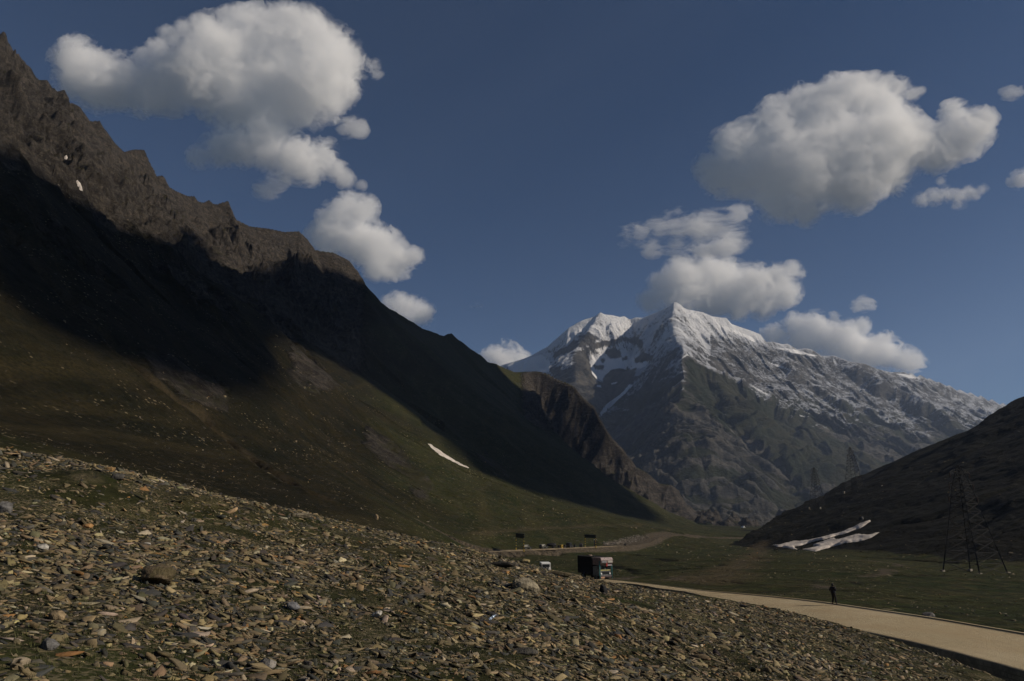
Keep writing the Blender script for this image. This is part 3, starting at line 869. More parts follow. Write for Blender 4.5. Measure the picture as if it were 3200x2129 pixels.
strip = np.max([patch_px(p, 2.5, 3) for p in ([(1968, 1200), (1978, 1204), (1955, 1228), (1930, 1250), (1905, 1275), (1878, 1302), (1870, 1300), (1888, 1270), (1920, 1245), (1950, 1222)], [(1864, 1203), (1878, 1204), (1880, 1211), (1866, 1208)],
                                              [(1908, 1196), (1928, 1193), (1924, 1199), (1910, 1202)], [(2345, 1203), (2372, 1217), (2406, 1237), (2402, 1239), (2365, 1219)], [(2418, 1245), (2436, 1257), (2430, 1256)], [(2494, 1295), (2514, 1303), (2500, 1302)],
                                              [(2396, 1130), (2430, 1141), (2478, 1158), (2474, 1160), (2425, 1145)], [(2603, 1116), (2612, 1130), (2614, 1142), (2606, 1135)], [(2928, 1246), (2936, 1250), (2930, 1250)], [(2116, 1135), (2138, 1113), (2150, 1108), (2150, 1111), (2134, 1120)], [(2680, 1487), (2694, 1493), (2684, 1492)],
                                              [(1580, 1140), (1640, 1122), (1690, 1108), (1720, 1130), (1715, 1165), (1600, 1165)], [(1790, 1040), (1850, 1000), (1868, 984), (1868, 996), (1830, 1020), (1800, 1040)], [(2590, 1048), (2600, 1050), (2594, 1056)],
                                              [(2240, 1005), (2290, 1030), (2370, 1060), (2360, 1070), (2270, 1030)], [(2420, 1085), (2470, 1090), (2555, 1112), (2540, 1114), (2480, 1104)], [(2800, 1168), (2850, 1172), (2880, 1182), (2840, 1182)])], axis=0)
snow = snow * (1 - .9 * darkrock)
snow = np.where(front, np.maximum(snow, np.maximum(bowl * (1 - isl), strip) * 1.6), snow)
snow = np.where(front, np.minimum(snow, 1 - isl), snow)
rockS = np.clip(1.15 * sstep(500, 1000, zs) + low * sstep(-.12, .12, rb2 + cr1 * .6 + .12 * fbm(XS / 200, YS / 200, 3, 261)) * (1 - .35 * right), 0, 1)
green = patch_px([(2137, 1118), (2200, 1146), (2420, 1262), (2700, 1422), (2900, 1540), (2500, 1500), (2380, 1380), (2230, 1300), (2160, 1210)], 14, 20) * front
rockS *= 1 - .8 * green
i, j = np.mgrid[0:len(rs) - 1, 0:na - 1]
q = np.stack([i * na + j, i * na + j + 1, (i + 1) * na + j + 1, (i + 1) * na + j], -1).reshape(-1, 4)
k = NM('snow_mountain_ground')
v = k.coord(); v2 = k.coord((1, 1, 1.6))
rock, snw = k.attr('rock'), k.attr('snow')
bandv = k.coord((.004, .004, .03), (R(20), R(14), 0))
r1 = k.mix(k.map(k.noise(.012, v, 9, .78, .5), .38, .62), (.030, .030, .028), (.112, .102, .083))
turf = k.mix(k.map(k.noise(.006, v, 6, .65), .38, .62), (.021, .026, .010), (.040, .038, .018))
rk = k.map(k.math('ADD', rock, k.math('MULTIPLY', k.math('SUBTRACT', k.noise(.02, v, 7, .75), .5), 1.1)), .36, .6)
c = k.mix(rk, turf, r1)
geo = k.n('ShaderNodeNewGeometry'); sep = k.n('ShaderNodeSeparateXYZ'); k.t.links.new(geo.outputs['Normal'], sep.inputs[0])
brk = k.math('MULTIPLY', k.math('SUBTRACT', k.noise(.05, k.coord((1, 1, .5)), 10, .82), .5), 2.0)
brk2 = k.math('MULTIPLY', k.math('SUBTRACT', k.noise(.008, v, 6, .7), .5), .8)
s = k.math('ADD', k.math('ADD', snw, brk), brk2)
s = k.math('ADD', s, k.math('MULTIPLY', k.math('SUBTRACT', sep.outputs[2], .62), .9))
sm = k.map(s, .46, .78)
c = k.mix(sm, c, k.mix(k.map(snw, .55, 1.1), (.44, .455, .49), (.90, .89, .88)))
h = k.math('ADD', k.math('MULTIPLY', k.noise(.03, v, 10, .76), 48.0), k.math('MULTIPLY', k.noise(.09, v, 8, .75), 12.0))
h = k.math('MULTIPLY', h, k.map(snw, 1.1, 1.6, 1.0, .3))
m_snow = k.bsdf(c, .85, k.bump(h, .75, 1.0), .15)
peak = mesh_np('snowy_mountain', np.stack([XS, YS, zs], -1).reshape(-1, 3), q, m_snow, smooth=True, attrs={'rock': rockS.ravel(), 'snow': snow.ravel()})
tag(peak, 'snow capped rocky mountain rising at the head of the valley', None, None, 'structure')

# ------------------------------------------------------------------ clouds: closed hulls filled with scattering droplets
S_ = 3200 / 2357.0


def cloud_mat(name, dens):
    m = bpy.data.materials.new(name); m.use_nodes = True
    t = m.node_tree; t.nodes.clear()
    o = t.nodes.new('ShaderNodeOutputMaterial'); p = t.nodes.new('ShaderNodeVolumePrincipled')
    p.inputs['Color'].default_value = (1, 1, 1, 1); p.inputs['Density'].default_value = dens
    p.inputs['Anisotropy'].default_value = 0.0
    t.links.new(p.outputs[0], o.inputs['Volume'])
    return m


def surface_net(f, iso):
    """closed quad surface of a sampled field (inside where f > iso)"""
    ins = f > iso
    nx, ny, nz = f.shape
    c = np.zeros((nx - 1, ny - 1, nz - 1), np.int8)
    offs = [(i, j, k) for i in (0, 1) for j in (0, 1) for k in (0, 1)]
    for i, j, k in offs:
        c += ins[i:nx - 1 + i, j:ny - 1 + j, k:nz - 1 + k]
    act = (c > 0) & (c < 8)
    ci = np.argwhere(act)
    if len(ci) == 0:
        return np.zeros((0, 3), np.float32), np.zeros((0, 4), np.int32)
    idm = np.full(act.shape, -1, np.int32); idm[act] = np.arange(len(ci))
    val = {o: f[ci[:, 0] + o[0], ci[:, 1] + o[1], ci[:, 2] + o[2]] - iso for o in offs}
    acc = np.zeros((len(ci), 3), np.float32); cnt = np.zeros(len(ci), np.float32)
    for o in offs:
        for ax_ in range(3):
            if o[ax_] == 0:
                p = list(o); p[ax_] = 1; p = tuple(p)
                a_, b_ = val[o], val[p]
                m = (a_ > 0) != (b_ > 0)
                t = np.where(m, a_ / (a_ - b_ + 1e-12), 0)
                q = np.tile(np.array(o, np.float32), (len(ci), 1)); q[:, ax_] = t
                acc += q * m[:, None]; cnt += m
    verts = ci + acc / np.maximum(cnt, 1)[:, None]
    faces = []
    for ax_ in range(3):
        u_, v_ = (ax_ + 1) % 3, (ax_ + 2) % 3
        s0 = [slice(1, -1)] * 3; s1 = [slice(1, -1)] * 3
        s0[ax_] = slice(0, f.shape[ax_] - 1); s1[ax_] = slice(1, f.shape[ax_])
        e = ins[tuple(s0)] != ins[tuple(s1)]
        ei = np.argwhere(e)
        if len(ei) == 0: continue
        out = ins[tuple(s0)][e]
        base = ei.copy(); base[:, u_] += 1; base[:, v_] += 1
        du = np.zeros(3, int); du[u_] = 1; dv = np.zeros(3, int); dv[v_] = 1
        g = lambda p: idm[p[:, 0], p[:, 1], p[:, 2]]
        q = np.stack([g(base - du - dv), g(base - dv), g(base), g(base - du)], 1)
        q[~out] = q[~out][:, ::-1]
        faces.append(q)
    return verts, np.concatenate(faces)


CLOUD_SHELLS = [cloud_mat('cloud_veil', .0010), cloud_mat('cloud_haze', .0030), cloud_mat('cloud_body', .0030)]


def cloud(lobes, Y, dscale, label, seed, depth=0.5, amp=1.2, vox=2.9, isos=(-.30, -.20, .03), stretch=1.0, grow=1.07):
    rr = np.random.default_rng(seed)
    cs, rs_ = [], []
    for x, y, r in lobes:
        c = PT(x * S_, y * S_, Y); yc = c[1] * cP + c[2] * sP
        rad = r * S_ * yc / FPX * grow
        c = c * (1 + rr.uniform(-depth, depth) * rad / Y)
        cs.append(c); rs_.append(rad)
    cs = np.array(cs); rs_ = np.array(rs_)
    h = vox * Y * 1.06 / FPX / max(Q, .35)
    lo = (cs - rs_[:, None] * 1.6).min(0); hi = (cs + rs_[:, None] * 1.6).max(0)
    n = np.ceil((hi - lo) / h).astype(int) + 2
    F = np.zeros(n, np.float32)
    axes = [lo[a] + np.arange(n[a]) * h for a in range(3)]
    for c, r in zip(cs, rs_):
        s = []
        for a in range(3):
            i0 = max(0, int((c[a] - 1.75 * r - lo[a]) / h)); i1 = min(n[a], int((c[a] + 1.75 * r - lo[a]) / h) + 2)
            s.append(slice(i0, i1))
        dx = (axes[0][s[0]] - c[0])[:, None, None]; dy = (axes[1][s[1]] - c[1])[None, :, None]; dz = (axes[2][s[2]] - c[2])[None, None]
        d = np.sqrt(dx * dx + dy * dy * 1.9 + dz * dz).astype(np.float32) / np.float32(r)
        F[s[0], s[1], s[2]] += np.exp(5 * np.maximum(1 - d, -.75)) - math.exp(5 * -.75)
    F = np.log(F + 1e-4) / 5
    F[[0, -1]] = -2; F[:, [0, -1]] = -2; F[:, :, [0, -1]] = -2
    band = np.argwhere((F > -.74) & (F < .8))
    P = (band * h).astype(np.float32) * np.array([1 / stretch, 1 / stretch, 1], np.float32)
    L = float(np.median(rs_))
    wv = np.stack([pn3(P / (L * .9), seed + 50 + q) for q in range(3)], 1) * (L * .45)
    Pw = P + wv
    d = 0; a = 1.0; l = L * 1.5; t = 0
    for i in range(6):
        nv = pn3(Pw / l, seed + i)
        d = d + a * (nv * .6 if i < 1 else (.24 - np.abs(nv)) * 1.15); t += a
        l *= .48; a *= .74
    # torn wisps: the outer veil follows a stronger, combed-out noise
    wn_ = 0; l = L * .9; a = 1.0
    Pt = P * np.array([.55, .8, 1], np.float32) + wv * .8
    for i in range(4):
        wn_ = wn_ + a * pn3(Pt / l, seed + 70 + i); l *= .5; a *= .72
    FW = F.copy()
    FW[band[:, 0], band[:, 1], band[:, 2]] += amp * (.45 * d + .62 * wn_)
    FW[[0, -1]] = -2; FW[:, [0, -1]] = -2; FW[:, :, [0, -1]] = -2
    FC = F.copy()
    FC[band[:, 0], band[:, 1], band[:, 2]] += amp * d * .5 - .05
    FC[[0, -1]] = -2; FC[:, [0, -1]] = -2; FC[:, :, [0, -1]] = -2
    F[band[:, 0], band[:, 1], band[:, 2]] += amp * d
    F[[0, -1]] = -2; F[:, [0, -1]] = -2; F[:, :, [0, -1]] = -2
    vs, fs, mi, off = [], [], [], 0
    for k_, iso in enumerate(isos):
        v_, f_ = surface_net((FW if k_ == 0 else FC if k_ == 2 else F) if len(isos) > 2 else F, iso)
        vs.append(v_); fs.append(f_ + off); mi.append(np.full(len(f_), k_, np.int32)); off += len(v_)
    v_ = np.concatenate(vs) * h + lo
    c0 = cs.mean(0)
    o = mesh_np('cloud', v_ - c0, np.concatenate(fs), None, None, True)
    o.location = c0
    for m in CLOUD_SHELLS:
        o.data.materials.append(m)
    o.data.polygons.foreach_set('material_index', np.concatenate(mi))
    return tag(o, label, 'cloud', 'clouds in the sky')


CL_A = [(190, 150, 46), (225, 195, 50), (175, 190, 34), (280, 190, 46), (340, 205, 44), (395, 195, 50), (450, 160, 56), (500, 115, 58), (550, 90, 52), (600, 75, 45), (655, 50, 34), (700, 75, 45), (760, 115, 48), (780, 165, 46), (730, 195, 60),
        (650, 165, 74), (570, 200, 72), (500, 190, 62), (540, 245, 46), (620, 260, 50), (690, 260, 40), (595, 305, 42), (555, 330, 40), (510, 345, 34), (460, 362, 22), (630, 350, 40), (690, 370, 38), (745, 355, 28), (768, 382, 25), (715, 400, 22), (795, 412, 17), (832, 428, 10), (330, 130, 20), (390, 80, 20), (420, 60, 14), (360, 110, 18)]
CL_B = [(800, 490, 36), (772, 515, 34), (838, 480, 24), (825, 555, 42), (872, 572, 40), (915, 600, 32), (955, 590, 17), (762, 560, 32), (865, 612, 26), (738, 545, 26), (890, 615, 24)]
CL_C = [(915, 708, 27), (950, 715, 26), (972, 722, 22), (892, 700, 14)]
CL_D = [(1160, 832, 32), (1192, 838, 24), (1128, 828, 20)]
CL_E = [(1632, 385, 26), (1660, 405, 36), (1690, 345, 40), (1710, 305, 22), (1745, 335, 46), (1800, 300, 54), (1860, 260, 50), (1915, 235, 44), (1960, 225, 38), (2010, 230, 42), (2045, 270, 44), (2070, 310, 44), (2020, 330, 66), (1930, 360, 84), (1840, 385, 70), (1760, 400, 54), (1705, 415, 30),
        (1790, 465, 36), (1850, 478, 32), (2110, 335, 40), (2155, 345, 40), (2200, 325, 40), (2235, 295, 36), (2200, 265, 26), (2265, 275, 22), (2040, 385, 48), (1960, 440, 36), (2070, 195, 18), (2050, 178, 12), (2100, 215, 14), (2030, 190, 13), (2118, 208, 9)]
CL_F = [(1495, 695, 22), (1530, 665, 30), (1575, 645, 38), (1630, 625, 34), (1610, 660, 44), (1670, 655, 44), (1730, 655, 36), (1785, 645, 28), (1825, 622, 17), (1805, 672, 28), (1750, 695, 30), (1690, 695, 34), (1560, 690, 34), (1640, 700, 30), (1845, 630, 10)]
CL_G = [(1785, 772, 24), (1835, 755, 26), (1880, 752, 26), (1905, 785, 32), (1955, 790, 38), (1985, 752, 17), (2030, 812, 34), (2080, 828, 24), (2105, 832, 20), (1850, 795, 34), (1990, 815, 34), (1920, 735, 13)]
CL_W1 = [(1445, 545, 18), (1480, 540, 20), (1520, 530, 22), (1560, 520, 24), (1600, 530, 28), (1640, 520, 28), (1680, 540, 28), (1560, 560, 24), (1610, 575, 26), (1660, 570, 24), (1540, 490, 15), (1560, 486, 13), (1700, 500, 20), (1500, 565, 18)]
CL_W2 = [(2120, 460, 13), (2150, 455, 16), (2180, 448, 15), (2205, 458, 17), (2235, 445, 14), (2262, 436, 10), (2165, 418, 9)]
CL_W3 = [(2312, 216, 9), (2330, 214, 11), (2346, 212, 9)]
CL_W4 = [(2342, 415, 16), (2360, 405, 16)]
CL_W5 = [(1085, 706, 6), (1098, 704, 8), (1108, 706, 6)]
CL_W6 = [(1970, 705, 9), (1990, 700, 12), (2005, 705, 9)]
CL_W7 = [(620, 430, 20), (605, 440, 14), (640, 415, 16)]
CL_W8 = [(800, 295, 16), (820, 290, 15), (830, 300, 12)]
CL_W9 = [(865, 155, 12), (868, 170, 10)]
thin = dict(isos=(-.38, -.02), amp=1.5, stretch=3.0, grow=1.25)
cloud(CL_W1, 7400, 1, 'thin streaky veil of cloud below the big right hand cloud', 101, isos=(-.16, .22), amp=1.7, stretch=3.6, grow=1.25)
cloud(CL_W2, 9000, 1, 'small ragged cloud strip under the upturned cloud tail', 102, isos=(-.32, -.06, .3), amp=1.4)
cloud(CL_W3, 9000, 1, 'tiny cloud shred near the upper right picture edge', 103, **thin)
cloud(CL_W4, 9500, 1, 'small cloud cut off by the right picture edge', 104, isos=(-.32, -.06, .3), amp=1.3)
cloud(CL_W5, 10000, 1, 'tiny faint cloud shred in the blue gap above the dark notch', 105, isos=(-.1, .5), amp=1.3, stretch=2.0, grow=1.0)
cloud(CL_W6, 12500, 1, 'faint wisp floating above the long ridge cloud', 106, **thin)
cloud(CL_W7, 7200, 1, 'faint wisp hanging below the largest cloud', 107, **thin)
cloud(CL_W8, 7200, 1, 'torn wisp under the right side of the largest cloud', 108, **thin)
cloud(CL_W9, 7200, 1, 'small wisp torn off the right edge of the largest cloud', 109, **thin)
cloud(CL_A, 7000, 1, 'largest cloud, grey white, high over the jagged rock crest', 11)
cloud(CL_B, 9000, 1, 'rounded white cloud touching the rocky end of the crest', 22)
cloud(CL_C, 10000, 1, 'small white cloud half hidden by the dark ridge', 33)
cloud(CL_D, 14000, 1, 'low white cloud dome between dark ridge and snow slope', 44)
cloud(CL_E, 9000, 1, 'big white cloud with an upturned tail, high over the valley head', 55)
cloud(CL_F, 10500, 1, 'puffy white cloud right behind the snowy summit', 66)
cloud(CL_G, 12500, 1, 'long white cloud lying along the snowy ridge', 77)


# ------------------------------------------------------------------ unseen cloud added out to the right, shaped to shadow the mountainside
SHADE = [(-80, 380), (0, 444), (61, 490), (153, 556), (270, 617), (347, 668), (423, 730), (490, 790), (515, 770), (531, 740), (560, 712), (597, 705), (627, 736), (653, 776), (679, 812), (714, 848), (740, 868), (765, 850), (816, 828),
         (862, 838), (872, 790), (890, 808), (944, 792), (995, 838), (1020, 838), (1061, 848), (1102, 873), (1133, 895), (1300, 940), (1420, 1000), (1534, 1120), (1610, 1208), (1676, 1223), (1702, 1259), (1760, 1300), (1840, 1361), (1865, 1438), (1886, 1484), (1942, 1514), (1993, 1555), (2090, 1640),
         (2000, 1625), (1900, 1600), (1700, 1550), (1600, 1520), (1500, 1480), (1450, 1440), (1400, 1380), (1330, 1330), (1250, 1262), (1170, 1205), (1090, 1155), (1000, 1105), (930, 1075), (880, 1060), (850, 1075), (870, 1110), (890, 1160), (870, 1215), (800, 1240), (700, 1215), (600, 1195), (500, 1180), (400, 1150), (300, 1115), (200, 1075), (0, 1020), (-80, 1000)]
SR = np.nonzero((RR > 12) & (RR < 2450))[0]; SA = np.nonzero((AZ > R(-42)) & (AZ < R(43)))[0]
tt = Z / RR[:, None]
vis = (tt >= np.maximum.accumulate(tt, axis=0) - 4e-4)[SR[0]:SR[-1] + 1, SA[0]:SA[-1] + 1]
xs, ys, zs_ = X[SR[0]:SR[-1] + 1, SA[0]:SA[-1] + 1], Yg[SR[0]:SR[-1] + 1, SA[0]:SA[-1] + 1], Z[SR[0]:SR[-1] + 1, SA[0]:SA[-1] + 1]
pv = np.stack([xs[vis], ys[vis], zs_[vis]], 1)
e1 = np.cross(SUN, [0, 0, 1]); e1 /= np.linalg.norm(e1); e2 = np.cross(e1, SUN)
M_dense = cloud_mat('shade_cloud_dense', .014)


def blur(a, n):
    for _ in range(n):
        b = a.copy(); b[1:] += a[:-1]; b[:-1] += a[1:]; a = b / 3
        b = a.copy(); b[:, 1:] += a[:, :-1]; b[:, :-1] += a[:, 1:]; a = b / 3
    return a


def shade_cloud(poly, mat, dist, label):
    ppx, ppy = to_px(pv[:, 0], pv[:, 1], pv[:, 2])
    inp = in_poly(ppx, ppy, poly)
    e1 = np.cross(SUN, [0, 0, 1]); e1 /= np.linalg.norm(e1); e2 = np.cross(e1, SUN)
    ua, ub = pv @ e1, pv @ e2
    hc = 14.0
    u0, v0 = ua.min() - 200, ub.min() - 200
    nu, nv = int((ua.max() + 200 - u0) / hc) + 1, int((ub.max() + 200 - v0) / hc) + 1
    acc = np.zeros((nu, nv), np.float32); cnt = np.zeros((nu, nv), np.float32)
    iu, iv = ((ua - u0) / hc).astype(int), ((ub - v0) / hc).astype(int)
    wts = (np.hypot(pv[:, 0], pv[:, 1]) ** 2 / 1e5 * np.where(np.hypot(pv[:, 0], pv[:, 1]) < 230, 60, 1)).astype(np.float32)
    np.add.at(acc, (iu, iv), np.where(inp, 1, -1) * wts); np.add.at(cnt, (iu, iv), wts)
    pos = np.where(cnt > 0, np.sign(acc), 0)


    g = pos.copy()
    for _ in range(14):                       # spread into the places no line of sight reaches
        bn, bd_ = blur(g, 1), blur((g != 0).astype(np.float32), 1)
        g = np.where(g == 0, np.where(bd_ > 0.02, np.sign(bn) * .999, 0), g)
    g = np.where(g == 0, -1, g)
    g = blur(g, 2)
    g[[0, 1, -1, -2]] = -1; g[:, [0, 1, -1, -2]] = -1
    thick = np.abs(np.linspace(-1.25, 1.25, 16))
    F = (g[:, :, None] * .8 - np.maximum(0, thick - .35)[None, None] ** 2 * 1.1).astype(np.float32)
    F[:, :, [0, -1]] = -1
    vv, ff = surface_net(F, 0.0)
    wpos = (u0 + (vv[:, :1] + .5) * hc) * e1 + (v0 + (vv[:, 1:2] + .5) * hc) * e2 + ((vv[:, 2:] / 15 - .5) * 620 + dist) * SUN
    c0 = wpos.mean(0)
    oc = mesh_np('cloud', wpos - c0, ff, mat, None, True)
    oc.location = c0
    tag(oc, label, 'cloud', 'clouds in the sky')


shade_cloud(SHADE, M_dense, 3900, 'unseen cloud added towards the sun to shade the left mountainside')

# ================================================================== small builders


class MB:
    """collects boxes, bars, tubes and plates into one mesh"""
    def __init__(s):
        s.bm = bmesh.new()

    def box(s, c, size, rot=None, bev=0.0, taper=None):
        r = bmesh.ops.create_cube(s.bm, size=1.0)
        vs = r['verts']
        for v in vs:
            if taper and v.co.z > 0:
                v.co.x *= taper[0]; v.co.y *= taper[1]
            v.co = Vector((v.co.x * size[0], v.co.y * size[1], v.co.z * size[2]))
        if bev:
            es = list({e for v in vs for e in v.link_edges})
            b = bmesh.ops.bevel(s.bm, geom=es, offset=bev, segments=2, affect='EDGES', profile=0.6)
            vs = list({v for f in b['faces'] for v in f.verts} | {v for v in vs if v.is_valid})
        M = Matrix.Translation(Vector(c)) @ (rot.to_4x4() if rot is not None else Matrix.Identity(4))
        bmesh.ops.transform(s.bm, matrix=M, verts=vs)
        return s

    def bar(s, p, q, w, h=None):
        p, q = Vector(p), Vector(q); d = q - p
        rot = d.to_track_quat('Z', 'Y').to_matrix()
        return s.box((p + q) / 2, (w, h or w, d.length), rot)

    def tube(s, p, q, r0, r1=None, n=10):
        p, q = Vector(p), Vector(q); d = q - p
        M = Matrix.Translation((p + q) / 2) @ d.to_track_quat('Z', 'Y').to_matrix().to_4x4()
        bmesh.ops.create_cone(s.bm, cap_ends=True, segments=n, radius1=r0, radius2=r0 if r1 is None else r1, depth=d.length, matrix=M)
        return s

    def prism(s, prof, y0, y1, axis='y'):
        """extrude an x-z outline across y"""
        a = [s.bm.verts.new((x, y0, z)) for x, z in prof]; b = [s.bm.verts.new((x, y1, z)) for x, z in prof]
        n = len(prof)
        s.bm.faces.new(a); s.bm.faces.new(b[::-1])
        for i in range(n):
            s.bm.faces.new([a[i], b[i], b[(i + 1) % n], a[(i + 1) % n]][::-1])
        return s

    def build(s, name, mat, parent=None, smooth=False):
        bmesh.ops.recalc_face_normals(s.bm, faces=s.bm.faces)
        me = bpy.data.meshes.new(name); s.bm.to_mesh(me); s.bm.free()
        o = bpy.data.objects.new(name, me); COL.objects.link(o)
        if mat: me.materials.append(mat)
        if parent: o.parent = parent
        if smooth:
            for p in me.polygons: p.use_smooth = True
        return o


def empty(name, loc, rz=0.0, label=None, cat=None, group=None):
    o = bpy.data.objects.new(name, None); COL.objects.link(o)
    o.location = loc; o.rotation_euler = (0, 0, rz); o.empty_display_size = .2
    return tag(o, label, cat, group)


def copy_tree(o, parent=None):
    c = o.copy(); COL.objects.link(c); c.parent = parent
    for ch in o.children: copy_tree(ch, c)
    return c


def plain(name, col, rough=.7, var=.25, scale=6.0, spec=.3, metal=0.0, bump=0.0):
    k = NM(name); v = k.coord()
    n = k.noise(scale, v, 5, .65)
    c = k.mix(k.map(n, .3, .7), tuple(q * (1 - var) for q in col), tuple(min(1, q * (1 + var)) for q in col))
    return k.bsdf(c, rough, k.bump(n, bump, .02) if bump else None, spec, metal)


def ground_at(px, py, rmin=3.0, rmax=2400.0):
    return hit(px, py, Z, rmin, rmax)


def zz(x, y):
    return float(z_at(x, y, Z))


M_glass = plain('window_glass', (.02, .025, .03), .08, .1, 2, .6)
M_tyre = plain('tyre_rubber', (.018, .018, .018), .9, .2)
M_white = plain('white_paint', (.72, .72, .70), .45, .08, 2.5)
M_black = plain('black_paint', (.015, .016, .02), .3, .2, 3, .5)
M_tarp = plain('black_tarpaulin', (.014, .014, .015), .85, .3, 1.5, .2, 0, .4)
M_steel = plain('weathered_steel', (.022, .022, .023), .7, .3, 3, .2, 0)
M_yellow = plain('yellow_paint', (.30, .20, .025), .6, .25, 4)
M_concrete = plain('plain_concrete', (.30, .27, .22), .9, .2, 4)
M_rim = plain('wheel_rim', (.22, .22, .22), .4, .15, 5, .5, .5)
M_green = plain('sign_green', (.018, .030, .028), .6, .2, 2)

# ------------------------------------------------------------------ the concrete road, its kerb side, and the dirt road
n = len(far_w)
cross = 14
P = []; UV = []
al = np.concatenate([[0], np.cumsum(np.linalg.norm(np.diff((far_w + near_w) / 2, axis=0), axis=1))])
for i in range(n):
    a, b = near_w[i], far_w[i]
    wdt = np.linalg.norm((b - a)[:2])
    lip = 0.05
    edge_n = np.array([0.10 * math.sin(al[i] * 1.9) + .07 * math.sin(al[i] * 5.1 + 1), 0, 0])
    row = [a + edge_n * .5 - [0, 0, .95], a + edge_n]
    uvs = [(al[i], -.6), (al[i], 0)]
    for q in range(1, cross):
        f = q / cross
        row.append(a + (b - a) * f * .965 + [0, 0, .06 * math.sin(math.pi * f)]); uvs.append((al[i], f * wdt))
    e = a + (b - a) * .97
    row += [e, e + [0, 0, lip], b + [0, 0, lip], b - [0, 0, .4]]
    uvs += [(al[i], wdt * .97), (al[i], wdt * .98), (al[i], wdt), (al[i], wdt + .5)]
    P += row; UV += uvs
m_ = len(P) // n
i, j = np.mgrid[0:n - 1, 0:m_ - 1]
q = np.stack([i * m_ + j, i * m_ + j + 1, (i + 1) * m_ + j + 1, (i + 1) * m_ + j], -1).reshape(-1, 4)
k = NM('pale_concrete_pavers')
ruv = k.attr('ruv', 'Vector'); v = k.coord()
bt = k.n('ShaderNodeTexBrick'); k.t.links.new(ruv, bt.inputs['Vector'])
bt.inputs['Scale'].default_value = 1.0; bt.inputs['Brick Width'].default_value = .26; bt.inputs['Row Height'].default_value = .16; bt.inputs['Mortar Size'].default_value = .014
bt.inputs['Color1'].default_value = (.385, .31, .185, 1); bt.inputs['Color2'].default_value = (.47, .385, .24, 1); bt.inputs['Mortar'].default_value = (.19, .145, .085, 1)
c = k.mix(k.map(k.noise(.35, v, 5, .65), .35, .7), bt.outputs[0], (.36, .275, .16), 'MIX')
c = k.mix(k.map(k.noise(2.2, v, 6, .7), .52, .72, 0, .5), c, (.25, .19, .11))
c = k.mix(k.map(k.noise(.12, v, 3, .5), .5, .7, 0, .45), c, (.48, .395, .26))
rs_ = k.n('ShaderNodeSeparateXYZ'); k.t.links.new(ruv, rs_.inputs[0])
trk = k.math('MULTIPLY', k.map(k.math('SINE', k.math('MULTIPLY', rs_.outputs[1], 3.1)), .2, 1.0), k.map(k.noise(.25, k.coord((.3, .3, 1)), 4), .35, .6, .15, .55))
c = k.mix(k.math('MULTIPLY', trk, .45), c, (.32, .26, .17))
edg = k.math('MULTIPLY', k.map(rs_.outputs[1], 1.1, 0.0), k.map(k.noise(.9, v, 5, .7), .35, .6, .2, .9))
c = k.mix(edg, c, (.17, .135, .085))
hb = k.math('ADD', k.math('MULTIPLY', bt.outputs[1], -.02), k.math('MULTIPLY', k.noise(3, v, 6, .7), .03))
m_road = k.bsdf(c, .9, k.bump(hb, .8, 1.0), .15)
road = mesh_np('road', np.array(P), q, m_road, attrs={'ruv': np.array([(a, b, 0) for a, b in UV])})
tag(road, 'pale concrete road running along the foot of the stony slope', None, None, 'structure')

P = []; tw = track_w
for i in range(len(tw)):
    d = tw[min(i + 1, len(tw) - 1)] - tw[max(i - 1, 0)]; d = d / np.linalg.norm(d[:2]); nn = np.array([-d[1], d[0], 0])
    for o_, dz in ((-2.9, -.25), (-2.2, .04), (-1.1, -.03), (0, .06), (1.1, -.03), (2.2, .04), (2.9, -.25)):
        P.append(tw[i] + nn * (o_ + .25 * math.sin(i * 1.7 + o_)) + [0, 0, dz + .03])
i, j = np.mgrid[0:len(tw) - 1, 0:6]
q = np.stack([i * 7 + j, i * 7 + j + 1, (i + 1) * 7 + j + 1, (i + 1) * 7 + j], -1).reshape(-1, 4)
k = NM('dusty_earth'); v = k.coord()
c = k.mix(k.map(k.noise(.5, v, 6, .7), .35, .65), (.15, .118, .075), (.29, .23, .15))
m_dirt = k.bsdf(c, .95, k.bump(k.noise(1.4, v, 5, .7), .6, .3), .1)
dr = mesh_np('dirt_road', np.array(P), q, m_dirt, smooth=True)
tag(dr, 'brown dirt road on a gravel bank across the valley', None, None, 'structure')

# ------------------------------------------------------------------ snow lying on the slopes
k = NM('old_snow'); v = k.coord()
c = k.mix(k.map(k.noise(.25, v, 6, .7), .35, .7), (.42, .37, .32), (.66, .59, .52))
m_oldsnow = k.bsdf(c, .8, k.bump(k.noise(.5, v, 5, .6), .5, .6), .2)


